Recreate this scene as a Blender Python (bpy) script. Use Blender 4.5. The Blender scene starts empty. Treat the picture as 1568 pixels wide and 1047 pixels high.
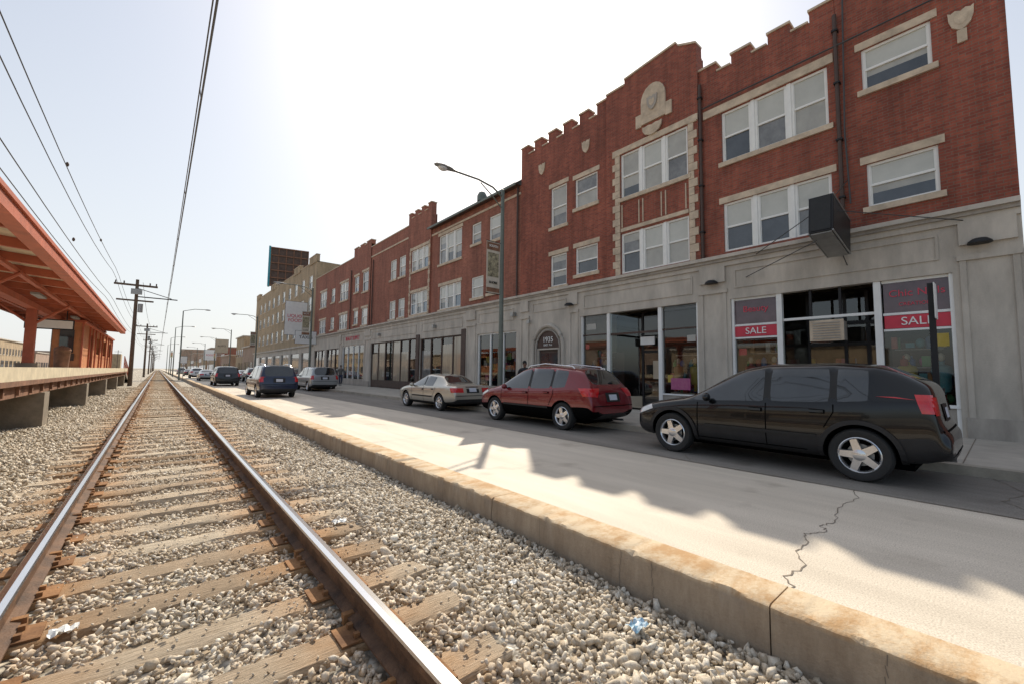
import bpy, bmesh, math, random
import numpy as np
from mathutils import Vector, Matrix, Quaternion
from mathutils.bvhtree import BVHTree
random.seed(7); rng=np.random.default_rng(7)
scn=bpy.context.scene; COL=scn.collection
scn.view_settings.view_transform='Standard'
try: scn.view_settings.look='None'
except Exception: pass
scn.view_settings.exposure=0
AZ=math.radians(40.5); EL=math.radians(41.8)
SD=Vector((math.sin(AZ)*math.cos(EL),math.cos(AZ)*math.cos(EL),math.sin(EL)))

# ------------------------------------------------------------------ materials
def newmat(name):
    m=bpy.data.materials.new(name); m.use_nodes=True
    nt=m.node_tree; b=nt.nodes['Principled BSDF']; return m,nt,b
def N(nt,t,**k):
    n=nt.nodes.new(t)
    for a,v in k.items(): setattr(n,a,v)
    return n
def c4(c,k=1.0): return (min(c[0]*k,1),min(c[1]*k,1),min(c[2]*k,1),1)
def mat(name,col,rough=.8,var=.18,scale=2.0,bump=0.0,bscale=40,metal=0.0,spec=.5,coat=0.0,col2=None,mscale=(1,1,1)):
    m,nt,b=newmat(name); L=nt.links.new
    tc=N(nt,'ShaderNodeTexCoord'); mp=N(nt,'ShaderNodeMapping'); mp.inputs['Scale'].default_value=mscale
    L(tc.outputs['Object'],mp.inputs['Vector'])
    n1=N(nt,'ShaderNodeTexNoise'); n1.inputs['Scale'].default_value=scale; n1.inputs['Detail'].default_value=8; n1.inputs['Roughness'].default_value=.65
    L(mp.outputs[0],n1.inputs['Vector'])
    r=N(nt,'ShaderNodeValToRGB'); r.color_ramp.elements[0].position=.32; r.color_ramp.elements[1].position=.68
    r.color_ramp.elements[0].color=c4(col,1-var); r.color_ramp.elements[1].color=c4(col2,1) if col2 else c4(col,1+var)
    L(n1.outputs['Fac'],r.inputs['Fac']); L(r.outputs[0],b.inputs['Base Color'])
    b.inputs['Roughness'].default_value=rough; b.inputs['Metallic'].default_value=metal
    b.inputs['Specular IOR Level'].default_value=spec; b.inputs['Coat Weight'].default_value=coat
    b.inputs['Coat Roughness'].default_value=.03
    if bump>0:
        n2=N(nt,'ShaderNodeTexNoise'); n2.inputs['Scale'].default_value=bscale; n2.inputs['Detail'].default_value=6
        L(tc.outputs['Object'],n2.inputs['Vector'])
        bp=N(nt,'ShaderNodeBump'); bp.inputs['Strength'].default_value=bump; bp.inputs['Distance'].default_value=.02
        L(n2.outputs['Fac'],bp.inputs['Height']); L(bp.outputs[0],b.inputs['Normal'])
    return m
def brickmat(name,c1,c2,mortar,bw=.21,rh=.072,ms=.008,stain=.38):
    m,nt,b=newmat(name); L=nt.links.new
    tc=N(nt,'ShaderNodeTexCoord'); sp=N(nt,'ShaderNodeSeparateXYZ'); L(tc.outputs['Object'],sp.inputs[0])
    ad=N(nt,'ShaderNodeMath',operation='ADD'); L(sp.outputs[0],ad.inputs[0]); L(sp.outputs[1],ad.inputs[1])
    cb=N(nt,'ShaderNodeCombineXYZ'); L(ad.outputs[0],cb.inputs[0]); L(sp.outputs[2],cb.inputs[1])
    br=N(nt,'ShaderNodeTexBrick'); br.inputs['Scale'].default_value=1; br.inputs['Brick Width'].default_value=bw
    br.inputs['Row Height'].default_value=rh; br.inputs['Mortar Size'].default_value=ms
    br.inputs['Color1'].default_value=c4(c1); br.inputs['Color2'].default_value=c4(c2); br.inputs['Mortar'].default_value=c4(mortar)
    L(cb.outputs[0],br.inputs['Vector']); last=br.outputs['Color']
    for (sc,ms_,lo,hi,a,c) in ((.55,(1,1.6,.6),.3,.7,1-stain,1.12),(1.3,(1,2.6,.22),.42,.66,1.04,.72),(5,(1,1,2.6),.35,.65,.88,1.08)):
        n=N(nt,'ShaderNodeTexNoise'); n.inputs['Scale'].default_value=sc; n.inputs['Detail'].default_value=9; n.inputs['Roughness'].default_value=.7
        mp=N(nt,'ShaderNodeMapping'); mp.inputs['Scale'].default_value=ms_; L(tc.outputs['Object'],mp.inputs['Vector']); L(mp.outputs[0],n.inputs['Vector'])
        r=N(nt,'ShaderNodeValToRGB'); r.color_ramp.elements[0].position=lo; r.color_ramp.elements[1].position=hi
        r.color_ramp.elements[0].color=(a,a,a,1); r.color_ramp.elements[1].color=(c,c*.99,c*.98,1)
        L(n.outputs['Fac'],r.inputs['Fac'])
        mx=N(nt,'ShaderNodeMix',data_type='RGBA',blend_type='MULTIPLY'); mx.inputs['Factor'].default_value=1
        L(last,mx.inputs['A']); L(r.outputs[0],mx.inputs['B']); last=mx.outputs['Result']
    L(last,b.inputs['Base Color'])
    bp=N(nt,'ShaderNodeBump',invert=True); bp.inputs['Strength'].default_value=.5; bp.inputs['Distance'].default_value=.01
    L(br.outputs['Fac'],bp.inputs['Height']); L(bp.outputs[0],b.inputs['Normal'])
    b.inputs['Roughness'].default_value=.85
    return m
def rndmat(name,stops,rough=.85,attr='rnd',nscale=30,mscale=(1,1,1),bump=.3,rust=0.0,rw=.45,dark=.5):
    m,nt,b=newmat(name); L=nt.links.new
    at=N(nt,'ShaderNodeAttribute'); at.attribute_name=attr
    r=N(nt,'ShaderNodeValToRGB')
    while len(r.color_ramp.elements)<len(stops): r.color_ramp.elements.new(.5)
    for e,(p,c) in zip(r.color_ramp.elements,stops): e.position=p; e.color=c4(c)
    L(at.outputs['Fac'],r.inputs['Fac'])
    tc=N(nt,'ShaderNodeTexCoord'); mp=N(nt,'ShaderNodeMapping'); mp.inputs['Scale'].default_value=mscale; L(tc.outputs['Object'],mp.inputs['Vector'])
    n=N(nt,'ShaderNodeTexNoise'); n.inputs['Scale'].default_value=nscale; n.inputs['Detail'].default_value=8; n.inputs['Roughness'].default_value=.7
    L(mp.outputs[0],n.inputs['Vector'])
    r2=N(nt,'ShaderNodeValToRGB'); r2.color_ramp.elements[0].position=.33; r2.color_ramp.elements[1].position=.62
    r2.color_ramp.elements[0].color=(dark,dark*.94,dark*.86,1); r2.color_ramp.elements[1].color=(1.05,1.05,1.05,1); L(n.outputs['Fac'],r2.inputs['Fac'])
    mx=N(nt,'ShaderNodeMix',data_type='RGBA',blend_type='MULTIPLY'); mx.inputs['Factor'].default_value=1
    L(r.outputs[0],mx.inputs['A']); L(r2.outputs[0],mx.inputs['B']); last=mx.outputs['Result']
    if rust:
        sp=N(nt,'ShaderNodeSeparateXYZ'); L(tc.outputs['Object'],sp.inputs[0])
        a1=N(nt,'ShaderNodeMath',operation='SUBTRACT'); L(sp.outputs[0],a1.inputs[0]); a1.inputs[1].default_value=.20
        a2=N(nt,'ShaderNodeMath',operation='ABSOLUTE'); L(a1.outputs[0],a2.inputs[0])
        a3=N(nt,'ShaderNodeMath',operation='SUBTRACT'); L(a2.outputs[0],a3.inputs[0]); a3.inputs[1].default_value=.752
        a4=N(nt,'ShaderNodeMath',operation='ABSOLUTE'); L(a3.outputs[0],a4.inputs[0])
        mr=N(nt,'ShaderNodeMapRange'); L(a4.outputs[0],mr.inputs[0]); mr.inputs[1].default_value=.08; mr.inputs[2].default_value=rw; mr.inputs[3].default_value=rust; mr.inputs[4].default_value=0.02
        n3=N(nt,'ShaderNodeTexNoise'); n3.inputs['Scale'].default_value=6; n3.inputs['Detail'].default_value=5; L(tc.outputs['Object'],n3.inputs['Vector'])
        mm=N(nt,'ShaderNodeMath',operation='MULTIPLY'); L(mr.outputs[0],mm.inputs[0]); L(n3.outputs['Fac'],mm.inputs[1])
        mm2=N(nt,'ShaderNodeMath',operation='MULTIPLY'); L(mm.outputs[0],mm2.inputs[0]); mm2.inputs[1].default_value=1.8; mm2.use_clamp=True
        mx2=N(nt,'ShaderNodeMix',data_type='RGBA'); L(mm2.outputs[0],mx2.inputs['Factor']); L(last,mx2.inputs['A']); mx2.inputs['B'].default_value=(.46,.22,.07,1)
        last=mx2.outputs['Result']
    L(last,b.inputs['Base Color']); b.inputs['Roughness'].default_value=rough
    bp=N(nt,'ShaderNodeBump'); bp.inputs['Strength'].default_value=bump; bp.inputs['Distance'].default_value=.02
    L(n.outputs['Fac'],bp.inputs['Height']); L(bp.outputs[0],b.inputs['Normal'])
    return m
def glassmat(name,tint=(.75,.8,.8),refl=1.0):
    m,nt,b=newmat(name); nt.nodes.remove(b); L=nt.links.new
    o=[n for n in nt.nodes if n.type=='OUTPUT_MATERIAL'][0]
    t=N(nt,'ShaderNodeBsdfTransparent'); t.inputs[0].default_value=c4(tint)
    g=N(nt,'ShaderNodeBsdfGlossy'); g.inputs['Roughness'].default_value=.02; g.inputs[0].default_value=(1,1,1,1)
    fr=N(nt,'ShaderNodeFresnel'); fr.inputs[0].default_value=1.6
    mu=N(nt,'ShaderNodeMath',operation='MULTIPLY'); mu.inputs[1].default_value=1.6*refl; mu.use_clamp=True
    L(fr.outputs[0],mu.inputs[0]); mx=N(nt,'ShaderNodeMixShader'); L(mu.outputs[0],mx.inputs[0]); L(t.outputs[0],mx.inputs[1]); L(g.outputs[0],mx.inputs[2]); L(mx.outputs[0],o.inputs[0])
    return m

M={}
M['brick']=brickmat('red_brick',(.40,.105,.062),(.27,.066,.043),(.25,.15,.11))
M['brick2']=brickmat('red_brick_old',(.42,.145,.095),(.31,.095,.062),(.28,.18,.13))
M['tanbrick']=brickmat('tan_brick',(.54,.40,.25),(.46,.34,.20),(.40,.33,.25))
M['hazebrick']=brickmat('haze_lightened_brick',(.46,.33,.25),(.42,.29,.22),(.38,.30,.24))  # paler brick: distance haze is put into the base colour
M['stone']=mat('grey_limestone',(.49,.445,.385),.85,.22,1.0,.25,30,mscale=(1,1.8,.55))
M['stone_d']=mat('grey_limestone_dark',(.36,.325,.285),.85,.22,1.5,.2,30,mscale=(1,1.8,.55))
M['cream']=mat('cream_stone',(.54,.44,.33),.85,.24,3,.25,30)
M['frame']=mat('white_window_frame',(.80,.80,.77),.5,.04,5)
M['blind']=mat('window_with_blind',(.50,.50,.45),.12,.10,1.2,spec=.5,coat=.5)
M['blind2']=mat('window_with_shade',(.38,.37,.33),.12,.14,2,spec=.5,coat=.5)
M['wdark']=mat('window_dark_glass',(.045,.05,.055),.05,.4,1.2,spec=.8,coat=.6)
M['wmid']=mat('window_curtain_glass',(.17,.17,.165),.08,.35,2.5,spec=.6,coat=.6)
M['wblue']=mat('window_painted_sky_glass',(.10,.15,.20),.05,.3,1.5,spec=.8,coat=.6)  # blue base colour stands in for reflected sky
M['glass']=glassmat('shop_glass',(.9,.93,.92))
M['black']=mat('black_metal',(.018,.018,.02),.5,.2,3,spec=.3)
M['dark']=mat('dark_interior',(.03,.026,.022),.8,.3,2)
M['brown']=mat('dark_brown_trim',(.07,.04,.03),.6,.2,3)
M['board']=mat('beige_panel',(.47,.40,.30),.7,.12,2)
M['curtain']=mat('drawn_curtain_behind_glass',(.33,.28,.21),.15,.22,1.2,spec=.6,coat=.7,mscale=(1,6,.4))
M['roof']=mat('tar_roof',(.06,.06,.06),.9,.2,1)
M['pink']=mat('red_sign_panel',(.58,.04,.07),.5,.1,3)
M['signdark']=mat('smoky_sign_glass',(.10,.055,.065),.15,.25,3,coat=.6)
M['neon']=mat('red_letters',(.60,.05,.09),.5,.05,3)
M['white']=mat('white_paint',(.8,.8,.78),.5,.05,3)
M['pole']=mat('green_grey_pole',(.13,.15,.13),.5,.15,3)
M['steel']=mat('galvanised_steel',(.35,.35,.34),.45,.15,5,metal=.6)
M['wire']=mat('wire_dark',(.05,.05,.05),.5,.1,3)
M['woodpole']=mat('wood_pole',(.12,.085,.06),.85,.2,4)
M['orange']=mat('orange_steel_paint',(.44,.115,.058),.6,.2,2,.1,20)
M['orange_wall']=mat('orange_panel_wall',(.50,.20,.085),.7,.2,2)
M['canopy_under']=mat('canopy_soffit',(.60,.50,.36),.8,.2,2)
M['yellow']=mat('platform_edge_cream',(.62,.54,.39),.8,.18,3,.2,30)
M['rustbeam']=mat('rusty_beam',(.22,.11,.065),.8,.35,4,.3,30)
M['concrete']=mat('concrete_pier',(.24,.20,.155),.9,.25,3,.3,20)
M['tyre']=mat('tyre_rubber',(.02,.02,.02),.75,.2,8)
M['chrome']=mat('alloy_rim',(.68,.68,.69),.22,.05,5,metal=.9)
M['cglass']=mat('car_glass',(.02,.023,.025),.03,.5,1.6,spec=.8,coat=.8)
M['trim']=mat('black_plastic',(.025,.025,.025),.5,.15,6,spec=.3)
M['grey_clad']=mat('grey_plastic',(.022,.022,.024),.45,.15,6,spec=.35)
M['seam']=mat('panel_gap',(.003,.003,.003),.9,.0,6,spec=.05)
M['tail']=mat('red_lens',(.55,.01,.015),.12,.15,9,coat=1)
M['lens']=mat('clear_lens',(.6,.6,.6),.08,.15,9,coat=1)
M['amber']=mat('amber_lens',(.7,.2,.02),.12,.1,9,coat=1)
M['plate']=mat('licence_plate',(.6,.62,.68),.5,.1,30)
def paint(n,c,metal=.0,rough=.3,coat=1,spec=.5): return mat('paint_'+n,c,rough,.03,.8,metal=metal,spec=spec,coat=coat)

# ------------------------------------------------------------------ mesh builder
class MB:
    def __init__(s): s.v=[];s.f=[];s.m=[];s.ms=[];s.sm=[];s.at=[];s.cur=None
    def mi(s,m):
        m=M[m] if isinstance(m,str) else m
        if m not in s.ms: s.ms.append(m)
        return s.ms.index(m)
    def poly(s,pts,m,sm=False):
        b=len(s.v); s.v+= [tuple(p) for p in pts]; s.f.append(tuple(range(b,b+len(pts)))); s.m.append(s.mi(m)); s.sm.append(sm)
        if s.cur is not None: s.at+=[s.cur]*len(pts)
    def raw(s,vs,fs,m,sm=False):
        b=len(s.v); s.v+=[tuple(p) for p in vs]; k=s.mi(m)
        for f in fs: s.f.append(tuple(b+i for i in f)); s.m.append(k); s.sm.append(sm)
        if s.cur is not None: s.at+=[s.cur]*len(vs)
    def box(s,x0,x1,y0,y1,z0,z1,m,T=None,ch=0):
        if x0>x1:x0,x1=x1,x0
        if y0>y1:y0,y1=y1,y0
        if z0>z1:z0,z1=z1,z0
        vs=[Vector(p) for p in [(x0,y0,z0),(x1,y0,z0),(x1,y1,z0),(x0,y1,z0),(x0,y0,z1),(x1,y0,z1),(x1,y1,z1),(x0,y1,z1)]]
        if T is not None: vs=[T@v for v in vs]
        s.raw(vs,[(3,2,1,0),(4,5,6,7),(0,1,5,4),(1,2,6,5),(2,3,7,6),(3,0,4,7)],m)
    def tube(s,pts,r,m,n=8,r2=None,caps=True):
        pts=[Vector(p) for p in pts]; k=len(pts); rings=[]
        for i,p in enumerate(pts):
            d=(pts[min(i+1,k-1)]-pts[max(i-1,0)]).normalized()
            a=Vector((0,0,1)) if abs(d.z)<.9 else Vector((1,0,0))
            u=d.cross(a).normalized(); w=d.cross(u); rr=r if r2 is None else r+(r2-r)*i/(k-1)
            rings.append([p+(u*math.cos(t)+w*math.sin(t))*rr for t in [2*math.pi*j/n for j in range(n)]])
        vs=[v for R_ in rings for v in R_]; fs=[]
        for i in range(k-1):
            for j in range(n): fs.append((i*n+j,i*n+(j+1)%n,(i+1)*n+(j+1)%n,(i+1)*n+j))
        s.raw(vs,fs,m,True)
        if caps:
            s.poly(rings[0],m); s.poly(rings[-1][::-1],m)
    def lathe(s,prof,T,m,n=24,a0=0,a1=2*math.pi):
        k=len(prof); full=abs(a1-a0-2*math.pi)<1e-6; nn=n if full else n+1; vs=[]
        for (r,h) in prof:
            for j in range(nn):
                a=a0+(a1-a0)*j/n; vs.append(T@Vector((r*math.cos(a),r*math.sin(a),h)))
        fs=[]
        for i in range(k-1):
            for j in range(n): fs.append((i*nn+j,i*nn+(j+1)%nn,(i+1)*nn+(j+1)%nn,(i+1)*nn+j))
        s.raw(vs,fs,m,True)
    def ball(s,c,rx,ry,rz,m,n=10):
        c=Vector(c); T=Matrix.Translation(c)@Matrix.Diagonal((rx,ry,rz,1))
        s.lathe([(math.cos(a)+1e-5,math.sin(a)) for a in [math.pi*(-.5+i/(n)) for i in range(n+1)]],T,m,n*2)
    def obj(s,name,parent=None,dz=0):
        me=bpy.data.meshes.new(name); me.from_pydata(s.v,[],s.f)
        for m in s.ms: me.materials.append(m)
        me.polygons.foreach_set('material_index',s.m); me.polygons.foreach_set('use_smooth',s.sm)
        if s.at:
            a=me.attributes.new('rnd','FLOAT','POINT'); a.data.foreach_set('value',s.at)
        me.update()
        try: me.set_sharp_from_angle(angle=math.radians(40))
        except Exception: pass
        o=bpy.data.objects.new(name,me); COL.objects.link(o)
        if parent: o.parent=parent; o.location=-Vector(parent.location)
        o.location.z+=dz
        return o
def root(name,loc=(0,0,0)):
    e=bpy.data.objects.new(name,None); e.empty_display_size=.3; e.location=loc; COL.objects.link(e); return e
def npmesh(name,V,Fc,mt,rnd=None,smooth=False):
    me=bpy.data.meshes.new(name); nv=len(V); nf=len(Fc); k=Fc.shape[1]
    me.vertices.add(nv); me.vertices.foreach_set('co',V.astype(np.float32).ravel())
    me.loops.add(nf*k); me.polygons.add(nf)
    me.polygons.foreach_set('loop_start',np.arange(0,nf*k,k,dtype=np.int32))
    me.loops.foreach_set('vertex_index',Fc.astype(np.int32).ravel())
    if smooth: me.polygons.foreach_set('use_smooth',np.ones(nf,dtype=bool))
    me.update(calc_edges=True)
    if rnd is not None:
        a=me.attributes.new('rnd','FLOAT','POINT'); a.data.foreach_set('value',rnd.astype(np.float32))
    me.materials.append(mt); o=bpy.data.objects.new(name,me); COL.objects.link(o); return o
def text(body,size,loc,parent,m,name='lettering',ext=.01,face='-X'):
    cu=bpy.data.curves.new(name,'FONT'); cu.body=body; cu.size=size; cu.extrude=ext; cu.align_x='CENTER'; cu.align_y='CENTER'
    cu.materials.append(M[m]); o=bpy.data.objects.new(name,cu); COL.objects.link(o)
    if face=='-X': R_=Matrix(((0,0,-1),(-1,0,0),(0,1,0)))
    else: R_=Matrix(((1,0,0),(0,0,-1),(0,1,0)))
    o.parent=parent
    o.matrix_local=Matrix.Translation(Vector(loc)-Vector(parent.location))@R_.to_4x4()
    return o

# ------------------------------------------------------------------ ground, road, track
def sheet(name,x0,x1,y0,y1,z,m):
    b=MB(); b.poly([(x0,y0,z),(x1,y0,z),(x1,y1,z),(x0,y1,z)],m); return b.obj(name)
M['earth']=mat('dry_ground',(.34,.29,.22),.95,.25,.15,.3,6)
sheet('ground',-3000,3000,-300,6000,-.34,'earth')
DZ=.15   # the track stands this much above the carriageway datum

def roadmat(name,base,warm,dark=None):
    m,nt,b=newmat(name); L=nt.links.new
    tc=N(nt,'ShaderNodeTexCoord')
    mp=N(nt,'ShaderNodeMapping'); mp.inputs['Scale'].default_value=(1.2,.16,1); L(tc.outputs['Object'],mp.inputs['Vector'])
    n=N(nt,'ShaderNodeTexNoise'); n.inputs['Scale'].default_value=1.4; n.inputs['Detail'].default_value=8; n.inputs['Roughness'].default_value=.65; L(mp.outputs[0],n.inputs['Vector'])
    r=N(nt,'ShaderNodeValToRGB'); r.color_ramp.elements[0].position=.3; r.color_ramp.elements[1].position=.7
    r.color_ramp.elements[0].color=c4(base,.84); r.color_ramp.elements[1].color=c4(warm,1.06); L(n.outputs['Fac'],r.inputs['Fac'])
    n2=N(nt,'ShaderNodeTexNoise'); n2.inputs['Scale'].default_value=90; n2.inputs['Detail'].default_value=4; L(tc.outputs['Object'],n2.inputs['Vector'])
    r2=N(nt,'ShaderNodeValToRGB'); r2.color_ramp.elements[0].position=.35; r2.color_ramp.elements[1].position=.6
    r2.color_ramp.elements[0].color=(.74,.72,.70,1); r2.color_ramp.elements[1].color=(1.04,1.04,1.04,1); L(n2.outputs['Fac'],r2.inputs['Fac'])
    mx=N(nt,'ShaderNodeMix',data_type='RGBA',blend_type='MULTIPLY'); mx.inputs['Factor'].default_value=1
    L(r.outputs[0],mx.inputs['A']); L(r2.outputs[0],mx.inputs['B'])
    n4=N(nt,'ShaderNodeTexNoise'); n4.inputs['Scale'].default_value=1.1; n4.inputs['Detail'].default_value=7; L(tc.outputs['Object'],n4.inputs['Vector'])
    r4=N(nt,'ShaderNodeValToRGB'); r4.color_ramp.elements[0].position=.60; r4.color_ramp.elements[1].position=.72
    r4.color_ramp.elements[0].color=(1,1,1,1); r4.color_ramp.elements[1].color=(.74,.72,.70,1); L(n4.outputs['Fac'],r4.inputs['Fac'])
    mx3=N(nt,'ShaderNodeMix',data_type='RGBA',blend_type='MULTIPLY'); mx3.inputs['Factor'].default_value=1
    L(mx.outputs['Result'],mx3.inputs['A']); L(r4.outputs[0],mx3.inputs['B']); L(mx3.outputs['Result'],b.inputs['Base Color'])
    bp=N(nt,'ShaderNodeBump'); bp.inputs['Strength'].default_value=.25; bp.inputs['Distance'].default_value=.01; L(n2.outputs['Fac'],bp.inputs['Height']); L(bp.outputs[0],b.inputs['Normal'])
    b.inputs['Roughness'].default_value=.72; b.inputs['Specular IOR Level'].default_value=.5
    return m
M['road']=roadmat('road_concrete',(.68,.60,.49),(.74,.66,.55))
M['asphalt']=roadmat('parking_lane_asphalt',(.22,.20,.175),(.28,.255,.225))
M['walk']=mat('sidewalk_concrete',(.46,.42,.36),.9,.18,1.2,.2,50)
M['joint']=mat('joint_dark',(.20,.165,.13),.9,.1,3)
M['kerb']=mat('kerb_concrete',(.38,.34,.28),.9,.2,3,.3,25)
sheet('road',2.85,9.42,-30,900,0,'road')
sheet('parking_lane',7.0,9.42,-30,900,.004,'asphalt')
def crack(pts,w0,z=.004,seed=1,n=6,j=.02):
    r=random.Random(seed); fine=[]
    for i in range(len(pts)-1):
        for k in range(n):
            t=k/n; fine.append((pts[i][0]*(1-t)+pts[i+1][0]*t+r.uniform(-j,j),pts[i][1]*(1-t)+pts[i+1][1]*t+r.uniform(-j,j)))
    fine.append(pts[-1])
    for i in range(len(fine)-1):
        (xa,ya),(xb,yb)=fine[i],fine[i+1]; w=w0*r.uniform(.6,1.3); d=Vector((xb-xa,yb-ya)); 
        if d.length<1e-5: continue
        d.normalize(); nx_,ny_=-d.y*w,d.x*w
        b.poly([(xa-nx_,ya-ny_,z),(xb-nx_,yb-ny_,z),(xb+nx_,yb+ny_,z),(xa+nx_,ya+ny_,z)],'joint')
b=MB(); crack([(5.30,1.19),(5.1,1.27),(4.95,1.18),(4.7,1.3),(4.45,1.2),(4.2,1.22),(3.9,1.08),(3.6,1.12),(3.35,.98),(3.19,.94),(3.0,.8)],.005)
crack([(5.3,1.19),(5.9,1.3),(6.6,1.25),(7.0,1.35)],.004,seed=3)
crack([(6.98,-5),(6.99,2),(6.97,9),(6.99,20),(6.98,45)],.010,.009,seed=4,n=40,j=.006)
for y in (8.5,16.0,23.5,31,38.5): crack([(2.92,y),(5,y+.04),(6.95,y)],.005,seed=int(y),n=14,j=.006)
crack([(7.1,3.6),(7.5,3.9),(8.0,3.7),(8.7,4.1),(9.4,4.0)],.006,.009,seed=6); crack([(7.1,-.3),(7.8,.1),(8.6,-.1),(9.4,.2)],.006,.009,seed=7)
b.obj('road_cracks')
b=MB(); b.box(9.42,9.62,-30,900,-.1,.15,'kerb'); b.obj('street_kerb')
b=MB(); b.poly([(9.62,-30,.15),(14.4,-30,.15),(14.4,900,.15),(9.62,900,.15)],'walk')
for y in np.arange(-10,120,1.5): b.poly([(9.62,y,.154),(13.8,y,.154),(13.8,y+.015,.154),(9.62,y+.015,.154)],'joint')
for x in (11.1,12.5): b.poly([(x,-20,.158),(x+.012,-20,.158),(x+.012,120,.158),(x,120,.158)],'joint')
b.obj('sidewalk')

def wallmat():
    m,nt,b=newmat('barrier_concrete'); L=nt.links.new
    tc=N(nt,'ShaderNodeTexCoord'); sp=N(nt,'ShaderNodeSeparateXYZ'); L(tc.outputs['Object'],sp.inputs[0])
    n=N(nt,'ShaderNodeTexNoise'); n.inputs['Scale'].default_value=3; n.inputs['Detail'].default_value=10; n.inputs['Roughness'].default_value=.75
    mp=N(nt,'ShaderNodeMapping'); mp.inputs['Scale'].default_value=(1,1.5,.5); L(tc.outputs['Object'],mp.inputs['Vector']); L(mp.outputs[0],n.inputs['Vector'])
    r=N(nt,'ShaderNodeValToRGB'); r.color_ramp.elements[0].position=.3; r.color_ramp.elements[1].position=.68
    r.color_ramp.elements[0].color=(.23,.175,.125,1); r.color_ramp.elements[1].color=(.43,.355,.27,1); L(n.outputs['Fac'],r.inputs['Fac'])
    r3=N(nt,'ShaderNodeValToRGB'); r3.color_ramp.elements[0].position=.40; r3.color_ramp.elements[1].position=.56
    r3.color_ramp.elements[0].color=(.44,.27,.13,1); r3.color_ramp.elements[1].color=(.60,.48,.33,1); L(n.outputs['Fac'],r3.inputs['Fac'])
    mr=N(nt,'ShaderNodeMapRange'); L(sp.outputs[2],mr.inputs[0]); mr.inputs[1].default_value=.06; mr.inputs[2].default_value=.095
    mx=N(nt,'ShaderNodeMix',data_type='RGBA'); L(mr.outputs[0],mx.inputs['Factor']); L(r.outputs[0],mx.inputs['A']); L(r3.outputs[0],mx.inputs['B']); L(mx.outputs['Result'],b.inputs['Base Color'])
    n2=N(nt,'ShaderNodeTexNoise'); n2.inputs['Scale'].default_value=55; n2.inputs['Detail'].default_value=8; L(tc.outputs['Object'],n2.inputs['Vector'])
    bp=N(nt,'ShaderNodeBump'); bp.inputs['Strength'].default_value=.45; bp.inputs['Distance'].default_value=.012; L(n2.outputs['Fac'],bp.inputs['Height']); L(bp.outputs[0],b.inputs['Normal'])
    b.inputs['Roughness'].default_value=.9; return m
M['barrier']=wallmat()
b=MB(); y=-4.0
while y<500:
    step=.05 if y<12 else (.6 if y<40 else 10)
    seg=2.44 if y<60 else 10
    y2=y+seg; ys=list(np.arange(y+.004,y2-.004,step))+[y2-.004]; rows=[]
    for yy in ys:
        j=lambda a: random.uniform(-a,a) if yy<12 else 0
        chip=random.uniform(.008,.028) if (yy<12 and random.random()<.16) else 0
        rows.append([(2.57,yy,-.34),(2.57+j(.002),yy,-.05),(2.571+j(.003)+chip*.5,yy,.086+j(.004)-chip),(2.588+j(.006)+chip,yy,.099+j(.003)),(2.87+j(.003),yy,.10+j(.001)),(2.895,yy,.08+j(.003)),(2.90,yy,-.3)])
    vs=[p for r_ in rows for p in r_]; k=7; fs=[]
    for i in range(len(rows)-1):
        for j_ in range(k-1): fs.append((i*k+j_,(i+1)*k+j_,(i+1)*k+j_+1,i*k+j_+1))
    b.raw(vs,fs,'barrier',False); b.poly(rows[0],'barrier'); b.poly(rows[-1][::-1],'barrier')
    if y<16:
        for q in range(3):
            yc=y+random.uniform(.3,2.1); px=2.5675
            for s_ in range(5):
                z0=.08-s_*.05; ya=yc+random.uniform(-.012,.012); b.poly([(px,ya,z0),(px,ya+.004,z0),(px,yc+.004,z0-.05),(px,yc,z0-.05)],'joint'); yc=ya
    y=y2
b.obj('concrete_kerb_barrier',dz=DZ)

gst=[(0,(.26,.19,.13)),(.12,(.43,.35,.25)),(.4,(.60,.52,.41)),(.75,(.74,.67,.56)),(1,(.86,.82,.73))]
M['stones']=rndmat('ballast_stones',gst,.88,nscale=45,bump=.3,rust=.26,rw=.7,dark=.62)
def gravmat():
    m,nt,b=newmat('ballast_bed'); L=nt.links.new
    tc=N(nt,'ShaderNodeTexCoord'); vo=N(nt,'ShaderNodeTexVoronoi'); vo.inputs['Scale'].default_value=19; L(tc.outputs['Object'],vo.inputs['Vector'])
    sp=N(nt,'ShaderNodeSeparateColor'); L(vo.outputs['Color'],sp.inputs[0])
    r=N(nt,'ShaderNodeValToRGB')
    while len(r.color_ramp.elements)<5: r.color_ramp.elements.new(.5)
    for e,(p,c) in zip(r.color_ramp.elements,gst): e.position=p; e.color=c4(c,.95)
    L(sp.outputs[0],r.inputs['Fac'])
    mr=N(nt,'ShaderNodeMapRange'); L(vo.outputs['Distance'],mr.inputs[0]); mr.inputs[1].default_value=.3; mr.inputs[2].default_value=.7; mr.inputs[3].default_value=1; mr.inputs[4].default_value=.4
    mx=N(nt,'ShaderNodeMix',data_type='RGBA',blend_type='MULTIPLY'); mx.inputs['Factor'].default_value=1; L(r.outputs[0],mx.inputs['A']); L(mr.outputs[0],mx.inputs['B']); L(mx.outputs['Result'],b.inputs['Base Color'])
    bp=N(nt,'ShaderNodeBump',invert=True); bp.inputs['Strength'].default_value=.9; bp.inputs['Distance'].default_value=.03; L(vo.outputs['Distance'],bp.inputs['Height']); L(bp.outputs[0],b.inputs['Normal'])
    b.inputs['Roughness'].default_value=.95; return m
M['bed']=gravmat()
def gz(x,y):
    z=-.102+.012*np.sin(x*2.1+y*.7)+.014*np.sin(y*1.9+x*3.3)
    z=z-np.clip((x-1.6)*.08,0,.08)+np.where(x<-1.4,-.05*np.clip(-1.4-x,0,3),0)
    return z
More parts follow.
